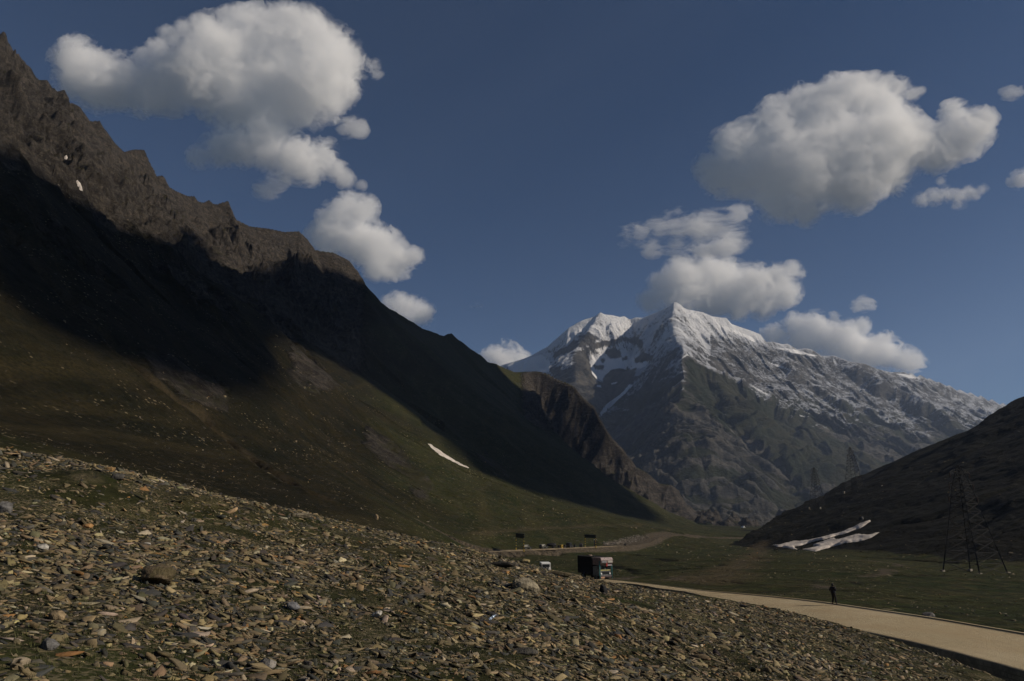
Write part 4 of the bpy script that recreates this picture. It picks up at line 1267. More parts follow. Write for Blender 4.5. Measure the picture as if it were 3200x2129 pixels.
def snow_patch(poly, label, soft=6.0, h=1.1, jit=7.0, rmin=100, rmax=1500):
    xs_ = [p[0] for p in poly]; ys_ = [p[1] for p in poly]
    sel_i = np.nonzero((RR > rmin) & (RR < rmax))[0]
    azs = [math.atan2(q[0], q[1]) for q in (PT(a, b, 100.0) for a, b in poly)]
    a0, a1 = min(azs) - .03, max(azs) + .03
    sel_j = np.nonzero((AZ > a0) & (AZ < a1))[0]
    s0, s1 = slice(sel_i[0], sel_i[-1] + 1), slice(sel_j[0], sel_j[-1] + 1)
    x, y, z = X[s0, s1], Yg[s0, s1], Z[s0, s1]
    px, py = to_px(x, y, z)
    t_ = z / RR[s0][:, None]
    vis_ = t_ >= np.maximum.accumulate(Z / RR[:, None], axis=0)[s0, s1] - 3e-3
    jx = px + fbm(x / 7, y / 7, 4, 301) * jit; jy = py + fbm(x / 7, y / 7, 4, 305) * jit * .6
    e = seg_dist(jx, jy, poly + [poly[0]])
    sd = np.where(in_poly(jx, jy, poly), e, -e)
    m = sstep(-soft, soft, sd) * vis_
    f = m > .02
    big_ = np.zeros(f.shape, bool); big_[np.unravel_index(int(np.argmax(m * (1 + .01 * blur(m, 6)))), m.shape)] = True
    for _ in range(600):
        g2_ = big_.copy()
        g2_[1:] |= big_[:-1]; g2_[:-1] |= big_[1:]; g2_[:, 1:] |= big_[:, :-1]; g2_[:, :-1] |= big_[:, 1:]
        g2_ &= f
        if (g2_ == big_).all(): break
        big_ = g2_
    f = big_
    f = f[:-1, :-1] | f[1:, :-1] | f[:-1, 1:] | f[1:, 1:]
    i, j = np.nonzero(f); nj = x.shape[1]
    q = np.stack([i * nj + j, i * nj + j + 1, (i + 1) * nj + j + 1, (i + 1) * nj + j], 1)
    used, inv = np.unique(q, return_inverse=True)
    vz = (z + (m - .5) * h).ravel()[used]
    V = np.stack([x.ravel()[used], y.ravel()[used], vz], 1)
    o = mesh_np('snow_patch', V, inv.reshape(-1, 4), m_oldsnow, smooth=True)
    return tag(o, label, 'snow patch')


snow_patch([(2412, 1705), (2444, 1700), (2480, 1692), (2520, 1690), (2577, 1677), (2637, 1660), (2649, 1653), (2681, 1639), (2717, 1627), (2720, 1630), (2695, 1648), (2641, 1667), (2585, 1683), (2520, 1699), (2482, 1709), (2494, 1718), (2440, 1709)], 'upper, narrower snow streak at the foot of the dark hill', 2.5, 1.2, 6)
snow_patch([(2506, 1718), (2560, 1706), (2536, 1704), (2577, 1690), (2605, 1682), (2621, 1686), (2681, 1669), (2713, 1672), (2750, 1663), (2721, 1681), (2681, 1693), (2641, 1697), (2601, 1708), (2577, 1716), (2548, 1723)], 'lower, broader snow streak at the foot of the dark hill', 2.5, 1.2, 6)
snow_patch([(1335, 1385), (1345, 1388), (1384, 1415), (1425, 1441), (1470, 1463), (1462, 1464), (1412, 1442), (1368, 1416)], 'thin sloping snow strip in the gully below the dark ridge', 2.5, 1.2, 5)
snow_patch([(204, 480), (213, 494), (217, 513), (209, 510), (201, 492)], 'upper white snow fleck high in the brown rock face', 2.5, 3.2, 1)
snow_patch([(236, 560), (250, 574), (262, 599), (252, 593), (242, 577)], 'lower white snow fleck high in the brown rock face', 2.5, 3.2, 1)

# ------------------------------------------------------------------ stones
k = NM('slate_stone')
colr = k.attr('col', 'Color'); v = k.coord()
n1 = k.noise(14, v, 6, .7); n2 = k.noise(1, k.coord((6, 6, 60), (.2, .15, 0)), 5, .6)
c = k.mix(k.map(n1, .3, .72), colr, (.035, .033, .022), 'MIX')
c = k.mix(.62, c, colr)
c = k.mix(k.map(k.noise(5, v, 3), .58, .72, 0, .55), c, (.20, .15, .07))
m_slate = k.bsdf(c, .82, k.bump(k.math('ADD', n1, n2), .7, .012), .25)
PAL = np.array([(.205, .160, .098), (.150, .122, .080), (.055, .055, .056), (.095, .090, .080), (.34, .265, .15), (.30, .24, .15), (.44, .38, .29), (.33, .18, .07)])
PALP = np.array([.24, .17, .22, .12, .10, .08, .05, .02])
PALN = ['grey brown', 'dull brown', 'dark slate', 'grey', 'tan', 'pale brown', 'pale', 'rust coloured']


def stone_template(r_, chunky):
    n_ = r_.integers(5, 9)
    ang = np.sort(r_.uniform(0, 2 * np.pi, n_) * .35 + np.arange(n_) * 2 * np.pi / n_ * 1.0)
    rad = r_.uniform(.55, 1.1, n_)
    el = r_.uniform(1.3, 3.4) if not chunky else r_.uniform(1.0, 1.6)
    x = np.cos(ang) * rad * math.sqrt(el); y = np.sin(ang) * rad / math.sqrt(el)
    th = r_.uniform(.09, .26) if not chunky else r_.uniform(.4, .8)
    tx, ty = r_.normal(0, .16, 2)
    ins = r_.uniform(.55, .98, n_)
    top = np.stack([x * ins, y * ins, th * (.75 + tx * x + ty * y + r_.normal(0, .07, n_))], 1)
    mid_ = np.stack([x, y, th * r_.uniform(-.1, .55, n_)], 1)
    bot = np.stack([x * .8, y * .8, np.full(n_, -th * .8)], 1)
    ctr = np.array([[0, 0, top[:, 2].mean() * 1.04]])
    V = np.concatenate([bot, mid_, top, ctr])
    Fq = [(a * n_ + i, a * n_ + (i + 1) % n_, (a + 1) * n_ + (i + 1) % n_, (a + 1) * n_ + i) for a in (0, 1) for i in range(n_)]
    Ft = [(2 * n_ + i, 2 * n_ + (i + 1) % n_, 3 * n_) for i in range(n_)]
    return V.astype(np.float32), np.array(Fq), np.array(Ft)


TEMPL = [stone_template(rng, i % 8 == 7) for i in range(48)]


def rot_mats(n_, tilt, r_):
    a = r_.uniform(0, 2 * np.pi, n_); tx = r_.normal(0, tilt, n_); ty = r_.normal(0, tilt, n_)
    ca, sa = np.cos(a), np.sin(a); Rz = np.zeros((n_, 3, 3)); Rz[:, 0, 0] = ca; Rz[:, 0, 1] = -sa; Rz[:, 1, 0] = sa; Rz[:, 1, 1] = ca; Rz[:, 2, 2] = 1
    Rx = np.zeros((n_, 3, 3)); Rx[:, 0, 0] = 1; Rx[:, 1, 1] = np.cos(tx); Rx[:, 1, 2] = -np.sin(tx); Rx[:, 2, 1] = np.sin(tx); Rx[:, 2, 2] = np.cos(tx)
    Ry = np.zeros((n_, 3, 3)); Ry[:, 1, 1] = 1; Ry[:, 0, 0] = np.cos(ty); Ry[:, 0, 2] = np.sin(ty); Ry[:, 2, 0] = -np.sin(ty); Ry[:, 2, 2] = np.cos(ty)
    return Ry @ Rx @ Rz


NS = int(270000 * Q)
rmin_, rmax_ = 3.6, 72.0
u_ = rng.uniform(0, 1, NS)
pw = .62
sr = (rmin_ ** pw + u_ * (rmax_ ** pw - rmin_ ** pw)) ** (1 / pw)
sa_ = rng.uniform(R(-44), R(44), NS)
sx, sy = sr * np.sin(sa_), sr * np.cos(sa_)
dens_ = z_at(sx, sy, SCREE)
clump = fbm(sx / 1.9, sy / 1.9, 4, 401) + .6 * fbm(sx / 7, sy / 7, 3, 405)
keep_ = (rng.uniform(0, 1, NS) < np.clip(dens_ * 1.15, 0, 1) * np.clip(.70 + clump * 1.35, .05, 1))
keep_ &= z_at(sx, sy, ROADMASK) < .35
sx, sy, sr = sx[keep_], sy[keep_], sr[keep_]
ns = len(sx)
size = .027 * (sr / 6) ** .40 * np.exp(rng.normal(-.08, .68, ns))
size = np.clip(size, .012, .17 * np.clip(sr / 14, .62, 1.2))
cidx = rng.choice(len(PAL), ns, p=PALP)
cols = PAL[cidx] * np.array([.80, .785, .70]) * np.exp(rng.normal(0, .22, (ns, 1))) * np.exp(rng.normal(0, .05, (ns, 3)))
zc = z_at(sx, sy, Z)
gx = (z_at(sx + .4, sy, Z) - z_at(sx - .4, sy, Z)) / .8; gy = (z_at(sx, sy + .4, Z) - z_at(sx, sy - .4, Z)) / .8
ti = rng.integers(0, len(TEMPL), ns)
rm = rot_mats(ns, .24, rng)
size = np.where(ti % 8 == 7, size * .62, size)
# lay them on the slope
nrm = np.stack([-gx, -gy, np.ones(ns)], 1); nrm /= np.linalg.norm(nrm, axis=1)[:, None]
tx_ = np.stack([np.ones(ns), np.zeros(ns), gx], 1); tx_ /= np.linalg.norm(tx_, axis=1)[:, None]
ty_ = np.cross(nrm, tx_)
rm = np.stack([tx_, ty_, nrm], 2) @ rm
spx, spy = to_px(sx, sy, zc)
inview = (spx > 8) & (spx < 3190) & (spy < 2120)
order = np.argsort(-np.where(inview, size / sr, 0))
solo = order[:290]
is_solo = np.zeros(ns, bool); is_solo[solo] = True
sV, sF4, sF3, sC, off = [], [], [], [], 0
for t_i, (V, Fq, Ft) in enumerate(TEMPL):
    s = np.nonzero((ti == t_i) & ~is_solo)[0]
    if len(s) == 0: continue
    W = np.einsum('nij,vj->nvi', rm[s], V) * size[s][:, None, None] + np.stack([sx[s], sy[s], zc[s] + size[s] * .06], 1)[:, None]
    nvv = len(V)
    sV.append(W.reshape(-1, 3)); o_ = (np.arange(len(s)) * nvv)[:, None, None] + off
    sF4.append((Fq[None] + o_).reshape(-1, 4)); sF3.append((Ft[None] + o_).reshape(-1, 3))
    sC.append(np.repeat(cols[s], nvv, 0)); off += len(s) * nvv
scree = mesh_np('scree', np.concatenate(sV), [np.concatenate(sF4), np.concatenate(sF3)], m_slate, attrs={'col': np.concatenate(sC)})
tag(scree, 'loose slate chips and small stones covering the slope in front', None, None, 'stuff')
for s in solo:
    V, Fq, Ft = TEMPL[ti[s]]
    o = mesh_np('slate_stone', (V @ rm[s].T) * size[s], [Fq, Ft], m_slate, attrs={'col': np.tile(cols[s], (len(V), 1))})
    o.location = (sx[s], sy[s], zc[s] + size[s] * .08)
    nm = PALN[cidx[s]]
    tag(o, '%s slate stone among the loose scree on the slope in front' % nm, 'stone', 'larger %s slate stones of the scree' % nm)


nt = int(26000 * Q)
tr_ = np.sqrt(rng.uniform(3.8 ** 2, 24 ** 2, nt)); ta = rng.uniform(R(-43), R(43), nt)
gx_, gy_ = tr_ * np.sin(ta), tr_ * np.cos(ta)
ok_ = fbm(gx_ / 1.9, gy_ / 1.9, 4, 401) + .6 * fbm(gx_ / 7, gy_ / 7, 3, 405) < .02
gx_, gy_ = gx_[ok_], gy_[ok_]; nt = len(gx_); gz_ = z_at(gx_, gy_, Z)
gv, gf = [], []
for b_ in range(5):
    an = rng.uniform(0, 2 * np.pi, nt); hh_ = rng.uniform(.015, .05, nt); ln_ = rng.uniform(.2, .9, nt); of = rng.uniform(-.03, .03, (nt, 2))
    bx, by = gx_ + of[:, 0], gy_ + of[:, 1]; wx_, wy_ = np.cos(an + 1.57) * .004, np.sin(an + 1.57) * .004
    tri = np.stack([np.stack([bx - wx_, by - wy_, gz_ - .004], 1), np.stack([bx + wx_, by + wy_, gz_ - .004], 1), np.stack([bx + np.cos(an) * hh_ * ln_, by + np.sin(an) * hh_ * ln_, gz_ + hh_], 1)], 1)
    gf.append(np.arange(nt * 3).reshape(-1, 3) + b_ * nt * 3); gv.append(tri.reshape(-1, 3))
gr_ = mesh_np('grass', np.concatenate(gv), np.concatenate(gf), plain('short_grass', (.050, .052, .016), .8, .5, 1.5))
tag(gr_, 'short thin grass growing between the stones in front', None, None, 'stuff')


def boulder(px, py, w, h, label, col, seed, name='boulder', depth=.8, cuts=9, sink=.22, strata=0.0, moss=0.0, lean=0.0, group=None, rz=0.0, rmin=3.0):
    """a broken rock standing where the photograph shows its foot; w and h in photo pixels"""
    p = ground_at(px, py, rmin)
    yc = p[1] * cP + p[2] * sP
    W, H = w * yc / FPX, h * yc / FPX
    r_ = np.random.default_rng(seed)
    bm = bmesh.new(); bmesh.ops.create_icosphere(bm, subdivisions=5, radius=1.0)
    V = np.array([v_.co for v_ in bm.verts], np.float32)
    for _ in range(cuts):
        n_ = r_.normal(size=3); n_[2] = n_[2] * .8 + .25; n_ /= np.linalg.norm(n_)
        d_ = r_.uniform(.55, .86)
        ex = np.maximum(V @ n_ - d_, 0)
        V -= ex[:, None] * n_ * .93
    V += V * (pn3(V * 1.8, seed) * .10 + pn3(V * 5, seed + 1) * .05 + pn3(V * 12, seed + 2) * .025)[:, None]
    if strata:
        V += V * (np.abs(((V[:, 0] * .7 + V[:, 2] * .5) * 6 + pn3(V * 3, seed + 5)) % 1 - .5) * strata)[:, None]
    V -= V.mean(0)
    ex = V.max(0) - V.min(0)
    V = V / ex * np.array([W, W * depth, H * (1 + sink)])
    V[:, 0] += V[:, 2] * lean
    if rz:
        c_, s_ = math.cos(rz), math.sin(rz)
        V = V @ np.array([[c_, s_, 0], [-s_, c_, 0], [0, 0, 1]])
    for v_, co in zip(bm.verts, V): v_.co = co
    bm.normal_update()
    me = bpy.data.meshes.new(name); bm.to_mesh(me); bm.free()
    for f in me.polygons: f.use_smooth = True
    o = bpy.data.objects.new(name, me); COL.objects.link(o)
    k = NM('boulder_rock'); v = k.coord()
    n1 = k.noise(3.5 / max(W, .05), v, 7, .72); n2 = k.noise(1.0, k.coord((14 / max(W, .05), 4 / max(W, .05), 3 / max(W, .05)), (0, .5, .2)), 5, .65)
    c = k.mix(k.map(n1, .32, .68), tuple(q * .5 for q in col), tuple(q * 1.35 for q in col))
    c = k.mix(k.map(n2, .5, .7, 0, .5), c, tuple(q * .4 for q in col))
    if moss: c = k.mix(k.math('MULTIPLY', k.map(k.noise(2.2 / W, v, 4), .45, .6), moss), c, (.05, .045, .015))
    me.materials.append(k.bsdf(c, .88, k.bump(k.math('ADD', n1, n2), .8, W * .06), .2))
    o.location = (p[0], p[1] + W * depth * .25, p[2] + H * .36 - H * sink * .1)
    return tag(o, label, 'rock', group)


BR, TN, GR, PL, DK = (.13, .098, .062), (.24, .18, .105), (.13, .125, .12), (.36, .34, .30), (.022, .022, .023)
boulder(478, 1824, 116, 60, 'large brown mossy boulder rising from the scree in front', BR, 1, moss=.6, lean=.1, cuts=5, depth=.9)
boulder(1645, 1852, 88, 46, 'pale ridged slab boulder with upright grooves in the scree', (.25, .215, .15), 2, strata=.14, lean=-.35, cuts=6)
boulder(1887, 1854, 26, 27, 'small upright black rock in the scree near the road end', DK, 3)
boulder(2905, 1931, 36, 17, 'grey rock standing on the far verge of the pale road', GR, 4, rmin=30)
boulder(2322, 1899, 22, 9, 'low dark rock lying at the near edge of the pale road', DK, 5, rmin=20)
boulder(1640, 1759, 34, 13, 'yellow lichened rock on the rim of the scree left of the van', (.24, .19, .09), 6, rmin=20)
boulder(1560, 1770, 104, 15, 'long dark low slab lying along the rim of the scree', (.045, .040, .033), 7, depth=.3, rz=-.3, cuts=12, rmin=20)
boulder(1745, 1803, 74, 17, 'long brown earth hump at the rim below the van', (.085, .068, .038), 8, depth=.35, rz=-.35, cuts=3, rmin=20)
boulder(128, 1718, 36, 19, 'white angular stone standing in the scree at far left', PL, 9)
boulder(450, 1707, 40, 12, 'pale flat stone lying above the big brown boulder', PL, 10)
boulder(268, 1649, 36, 14, 'orange brown flat stone in the upper left scree', (.30, .17, .07), 11)
boulder(930, 1617, 86, 14, 'long flat grey brown slab on the rim of the scree', (.20, .17, .12), 12, depth=.4, cuts=5)
boulder(146, 2030, 54, 36, 'grey blocky stone in the bottom left scree', GR, 13)
boulder(8, 1603, 42, 38, 'grey upright stone at the left picture edge', GR, 14)
boulder(830, 2090, 58, 32, 'pale grey angular rock in the scree near bottom centre', (.22, .205, .185), 15, strata=.05)
boulder(912, 1906, 40, 24, 'blue grey tilted slab in the middle of the scree', (.15, .15, .155), 16, lean=-.4, strata=.08)
boulder(172, 1938, 52, 26, 'big tan stone left below the brown boulder', TN, 17)
boulder(1176, 1623, 13, 16, 'small tan standing stone on the grass beyond the scree', TN, 18, rmin=45)
boulder(362, 1498, 42, 20, 'dark grey boulder on the upper left scree rim', (.07, .066, .06), 19)
boulder(340, 1473, 30, 15, 'orange tan stone on the upper left scree rim', (.28, .18, .08), 20)
boulder(1175, 1930, 34, 22, 'white pointed slab leaning in the middle scree', PL, 21, lean=.5)
boulder(1640, 2046, 90, 20, 'long dark slab in the scree near the bottom', (.07, .065, .055), 22, depth=.45)

# rubble heaped beside the dirt road
rV, rF4, rF3, rC, off = [], [], [], [], 0
for _ in range(int(900)):
    px_ = random.uniform(1905, 2015); f = (px_ - 1905) / 110
    base = PT(px_, 1703 - 3 * f, 352 + 75 * f)
    x, y = base[0] + random.gauss(0, 2), base[1] + 5 + abs(random.gauss(0, 3))
    z = zz(x, y)
    V, Fq, Ft = TEMPL[random.randrange(48)]
    sz = random.uniform(.15, .6) * random.choice([1, 1, 1.5])
    W = (V @ rot_mats(1, .5, rng)[0].T) * sz + [x, y, z + .1 + random.uniform(0, .7)]
    rV.append(W); rF4.append(Fq + off); rF3.append(Ft + off); rC.append(np.tile(np.array(random.choice([(.20, .17, .13), (.15, .125, .10), (.27, .24, .20)])), (len(V), 1))); off += len(V)
rub = mesh_np('rubble', np.concatenate(rV), [np.concatenate(rF4), np.concatenate(rF3)], m_slate, attrs={'col': np.concatenate(rC)})
tag(rub, 'pale broken stones tipped along the far side of the dirt road', None, None, 'stuff')
# stones strewn over the valley grass, the hill and the far slope
rV, rF4, rF3, rC, off = [], [], [], [], 0
cnt_ = 0
while cnt_ < int(3400 * Q):
    r_ = math.exp(random.uniform(math.log(62), math.log(620))); a_ = random.uniform(R(-40), R(38))
    x, y = r_ * math.sin(a_), r_ * math.cos(a_)
    if float(z_at(x, y, ROADMASK)) > .1 or float(z_at(x, y, GRAVEL)) > .3: continue
    if pn2(np.array([x / 30]), np.array([y / 30]), 9)[0] < -.05: continue
    V, Fq, Ft = TEMPL[random.randrange(48)]
    sz = r_ * random.uniform(.0005, .0013) * (1 if random.random() < .93 else 2.2)
    W = (V * [1, 1, 1.5] @ rot_mats(1, .3, rng)[0].T) * sz + [x, y, zz(x, y) + sz * .1]
    cc = PAL[rng.choice(len(PAL), p=PALP)] * .8
    rV.append(W); rF4.append(Fq + off); rF3.append(Ft + off); rC.append(np.tile(cc, (len(V), 1))); off += len(V); cnt_ += 1
ls = mesh_np('gravel', np.concatenate(rV), [np.concatenate(rF4), np.concatenate(rF3)], m_slate, attrs={'col': np.concatenate(rC)})
tag(ls, 'scattered stones strewn over the grass of slope and valley', None, None, 'stuff')

# ------------------------------------------------------------------ plastic bottle in the scree
p = ground_at(1528, 1946)
yc = p[1] * cP + p[2] * sP
L = 27 * yc / FPX
kb_ = NM('clear_blue_plastic'); kb_.bsdf((.42, .52, .66), .12, None, .6)
bt_ = empty('plastic_bottle', (p[0], p[1], p[2] + .05), R(20), 'crumpled clear blue plastic bottle lying in the scree', 'bottle')
q0 = Vector((0, 0, 0)); ax_ = Vector((.85, 0, .5)).normalized()
mb = MB(); rr_ = L * .15
for a0, a1, r0, r1 in ((0, .06, .8, 1), (.06, .3, 1, 1), (.3, .34, 1, .9), (.34, .38, .9, 1), (.38, .68, 1, 1), (.68, .86, 1, .38)):
    mb.tube(ax_ * L * a0, ax_ * L * a1, rr_ * r0, rr_ * r1, 14)
mb.build('bottle_body', kb_.m, bt_, True)
MB().tube(ax_ * L * .86, ax_ * L * .95, rr_ * .36, rr_ * .34, 12).build('bottle_neck', kb_.m, bt_, True)
MB().tube(ax_ * L * .93, ax_ * L * 1.0, rr_ * .42, rr_ * .42, 12).build('bottle_cap', M_white, bt_, True)

# ------------------------------------------------------------------ person


def skin(name, chains, mat, parent, sub=2):
    """one smooth body grown round joints: chains of (x, y, z, radius)"""
    bm = bmesh.new(); lay = bm.verts.layers.skin.verify(); seen = {}
    root = None
    for ch in chains:
        prev = None
        for c in ch:
            key = tuple(round(q, 4) for q in c[:3])
            v_ = seen.get(key)
            if v_ is None:
                v_ = bm.verts.new(c[:3]); seen[key] = v_
                rd = c[3]; v_[lay].radius = (rd, rd if len(c) < 5 else c[4])
                if root is None: root = v_; v_[lay].use_root = True
            if prev is not None and bm.edges.get((prev, v_)) is None: bm.edges.new((prev, v_))
            prev = v_
    me = bpy.data.meshes.new(name); bm.to_mesh(me); bm.free()
    o = bpy.data.objects.new(name, me); COL.objects.link(o)
    md = o.modifiers.new('skin', 'SKIN'); md.use_smooth_shade = True
    if sub:
        sd_ = o.modifiers.new('sub', 'SUBSURF'); sd_.levels = sub; sd_.render_levels = sub
    dg_ = bpy.context.evaluated_depsgraph_get(); dg_.update()
    m2 = bpy.data.meshes.new_from_object(o.evaluated_get(dg_))
    o.modifiers.clear(); o.data = m2; bpy.data.meshes.remove(me)
    m2.materials.clear(); m2.materials.append(mat)
    for f in m2.polygons: f.use_smooth = True
    o.parent = parent
    return o


M_skin = plain('skin', (.22, .12, .075), .6, .1)
M_jacket = plain('dark_navy_cloth', (.012, .013, .020), .85, .2, 20)
M_trouser = plain('dark_trouser_cloth', (.014, .013, .015), .9, .2, 20)
M_shoe = plain('dark_shoe', (.02, .018, .016), .7, .2, 20)
M_hair = plain('dark_hair', (.010, .009, .008), .7, .2, 30)
fp = PZ(2604, 1887, -8.07)
pz = float(np.interp(fp[0], [0], [0])) + fp[2]
person = empty('person', (fp[0] - .05, fp[1] - .35, -8.12 + .07), R(32), 'person in dark hooded jacket and trousers standing at the far edge of the pale road', 'person')
LK, RK = (.05, .10, .50), (.10, -.10, .51)
body = [[(0, 0, .95, .13, .15), (.0, 0, 1.10, .115, .15), (.01, 0, 1.28, .125, .17), (.0, 0, 1.42, .10, .14), (.01, 0, 1.50, .052), (.02, 0, 1.57, .062), (.035, 0, 1.64, .088, .078), (.03, 0, 1.70, .085, .075), (.025, 0, 1.735, .05)],
        [(0, 0, .95, .13, .15), (.0, .10, .86, .085), (*LK, .058), (-.13, .11, .10, .040), (-.15, .11, .06, .042), (-.03, .12, .035, .036)],
        [(0, 0, .95, .13, .15), (.0, -.10, .86, .085), (*RK, .058), (.10, -.11, .10, .040), (.09, -.11, .06, .042), (.23, -.12, .035, .036)],
        [(.0, 0, 1.42, .10, .14), (0, .19, 1.41, .058), (-.06, .26, 1.14, .044), (.18, .16, 1.22, .032), (.25, .13, 1.26, .030, .022)],
        [(.0, 0, 1.42, .10, .14), (0, -.19, 1.41, .058), (-.02, -.27, 1.15, .044), (.20, -.13, 1.30, .032), (.27, -.09, 1.35, .030, .022)]]
for hx, hy, hz, sgn in ((.25, .13, 1.26, 1), (.27, -.09, 1.35, -1)):
    for fi, (dy, ln) in enumerate(((-.028, .068), (-.010, .078), (.009, .073), (.026, .058))):
        body.append([(hx, hy, hz, .030, .022), (hx + .045, hy + dy, hz + .012, .009), (hx + .045 + ln * .5, hy + dy, hz + .006, .0085), (hx + .045 + ln * .85, hy + dy * .9, hz - .022, .0075)])
    body.append([(hx, hy, hz, .030, .022), (hx + .012, hy - sgn * .040, hz + .022, .011), (hx + .046, hy - sgn * .046, hz + .034, .0095)])
bd_ = skin('body', body, M_skin, person, 1)
jacket = [[(0, 0, .84, .19, .22), (0, 0, 1.0, .175, .215), (0, 0, 1.14, .18, .215), (-.01, 0, 1.30, .195, .235), (0, 0, 1.42, .14, .18), (.005, 0, 1.50, .075)],
          [(0, 0, 1.42, .14, .18), (0, .20, 1.41, .09), (-.08, .30, 1.13, .075), (.17, .165, 1.215, .05)],
          [(0, 0, 1.42, .14, .18), (0, -.20, 1.41, .09), (-.03, -.30, 1.14, .075), (.19, -.135, 1.295, .05)]]
jk = skin('jacket', jacket, M_jacket, person, 2)
tr = skin('trousers', [[(0, 0, .95, .14, .16), (0, .10, .85, .10), (LK[0], LK[1], LK[2], .09), (-.13, .11, .09, .078)], [(0, 0, .95, .14, .16), (0, -.10, .85, .10), (RK[0], RK[1], RK[2], .09), (.10, -.11, .09, .078)]], M_trouser, person, 2)
for x0, y0 in ((-.17, .115), (.07, -.115)):
    skin('shoe', [[(x0, y0, .05, .050), (x0 + .10, y0, .042, .048), (x0 + .20, y0, .036, .036)]], M_shoe, person, 2)
hd = skin('hood', [[(-.03, 0, 1.50, .09, .09), (-.025, 0, 1.60, .105, .10), (-.015, 0, 1.68, .11, .10), (.0, 0, 1.745, .085, .08), (-.01, 0, 1.785, .04)]], M_jacket, person, 2)
# face: nose, eyes
MB().tube((.118, 0, 1.655), (.14, 0, 1.635), .008, .016, 8).build('nose', M_skin, person, True)
for s_ in (-1, 1):
    MB().box((.112, s_ * .03, 1.665), (.012, .022, .010), None, .004).build('eye', M_hair, person, True)
MB().box((.113, 0, 1.605), (.014, .045, .010), None, .003).build('mouth', plain('lips', (.16, .06, .05), .6), person, True)

# ------------------------------------------------------------------ vehicles


def wheel(root, x, y, r, w):
    wl = MB().tube((0, -w / 2, 0), (0, w / 2, 0), r, r, 20).build('wheel', M_tyre, root)
    wl.location = (x, y, r)
    s_ = 1 if y > 0 else -1
    MB().tube((0, s_ * w / 2, 0), (0, s_ * (w / 2 + .02), 0), r * .58, r * .5, 14).build('rim', M_rim, wl)
    return wl


def truck():
    c = PT(1893, 1800, 117.5)
    hd_ = math.atan2(-math.cos(R(29)), math.sin(R(29)))
    x0, y0 = c[0], c[1]
    root = empty('painted_truck', (x0, y0, -10.98), hd_, 'tall painted truck with black covered load, on the road below the scree', 'truck')
    # local +x is the way it faces; nose at x = 0
    MB().box((-3.6, 0, .78), (5.6, .9, .24)).build('chassis', M_black, root)
    cg = MB().box((-4.25, 0, 2.36), (4.2, 2.42, 2.74), None, .10)
    for i_ in range(6): cg.box((-6.1 + i_ * .72, 0, 3.75), (.07, 2.3, .06))
    cgo = cg.build('cargo_cover', M_tarp, root)
    for s_ in (-1, 1):
        for i_ in range(5):
            MB().bar((-6.1 + i_ * .92, s_ * 1.23, 1.0), (-6.1 + i_ * .92, s_ * 1.23, 1.35), .05).build('tie_rope', M_steel, cgo)
    teal = plain('teal_paint', (.05, .20, .22), .5, .3, 9)
    pink = plain('faded_pink_panel', (.23, .17, .165), .5, .55, 7)
    cab = MB().box((-1.05, 0, 1.55), (1.9, 2.3, 1.5), None, .10).build('cab', plain('patterned_cab_paint', (.16, .17, .17), .45, .6, 8), root)
    cr_ = MB()
    cr_.prism([(-1.9, 2.5), (.05, 2.5), (.42, 2.85), (.50, 3.35), (.28, 3.72), (-1.9, 3.62)], -1.18, 1.18)
    cr_.build('crown_board', pink, root)
    for y_, w_ in ((-.62, .9), (.62, .9)):
        MB().box((.44, y_, 3.08), (.14, w_, .34), Matrix.Rotation(.12, 3, 'Y'), .03).build('crown_panel', plain('pale_panel', (.48, .45, .40), .45, .4, 8) if y_ > 0 else plain('silver_panel', (.22, .22, .24), .35, .4, 8), root)
    MB().box((.36, 0, 2.62), (.12, .30, .55), None, .03).build('red_ornament', plain('red_paint', (.26, .03, .03), .5, .3, 9), root)
    MB().box((.20, .62, 2.52), (.34, .95, .10), Matrix.Rotation(.3, 3, 'Y'), .02).build('sun_visor', plain('visor_paint', (.36, .34, .36), .5, .3, 9), root)
    for y_ in (-.54, .54):
        MB().box((-.10, y_, 2.12), (.06, .92, .56), None, .02).build('windscreen', M_glass, root)
    MB().box((-.09, 0, 1.72), (.08, 2.1, .20), None, .02).build('cowl_trim', plain('yellow_trim', (.32, .29, .12), .5, .5, 14), root)
    MB().box((-.08, 0, 1.32), (.06, 1.5, .46), None, .02).build('grille', M_black, root)
    bp = MB().box((.06, 0, .78), (.22, 2.4, .30), None, .04).build('bumper', plain('dark_bumper', (.07, .055, .06), .5, .4, 9), root)
    MB().box((.20, -.75, .62), (.05, .75, .26), Matrix.Rotation(.1, 3, 'Y'), .02).build('number_board', plain('orange_white_plate', (.45, .26, .17), .5, .5, 12), bp)
    for y_ in (-.86, .86):
        MB().tube((-.03, y_, 1.22), (.04, y_, 1.22), .13, .13, 14).build('headlight', M_white, root)
    for s_ in (-1, 1):
        fr_ = MB()
        for za, zb in ((.45, 1.7), (1.7, 3.2)):
            fr_.bar((.02, s_ * 1.22, za), (.0, s_ * 1.27, zb), .09)
            fr_.bar((.22, s_ * 1.18, za), (.12, s_ * 1.25, zb), .05)
        for i_ in range(6): fr_.bar((-.02, s_ * 1.24, .6 + i_ * .42), (.2, s_ * 1.2, .6 + i_ * .42), .04)
        fr_.build('side_frame', teal, root)
        MB().box((-.1, s_ * 1.42, 2.2), (.06, .18, .42), None, .02).build('mirror', M_black, root)
    for x_ in (-1.1, -4.9):
        for s_ in (-1, 1): wheel(root, x_, s_ * .98, .50, .30)
    MB().box((-4.6, .3, 3.83), (.5, .4, .14), None, .04).build('roof_bundle', plain('pale_bundle', (.42, .30, .24), .7, .3, 6), root)
    return root


truck()


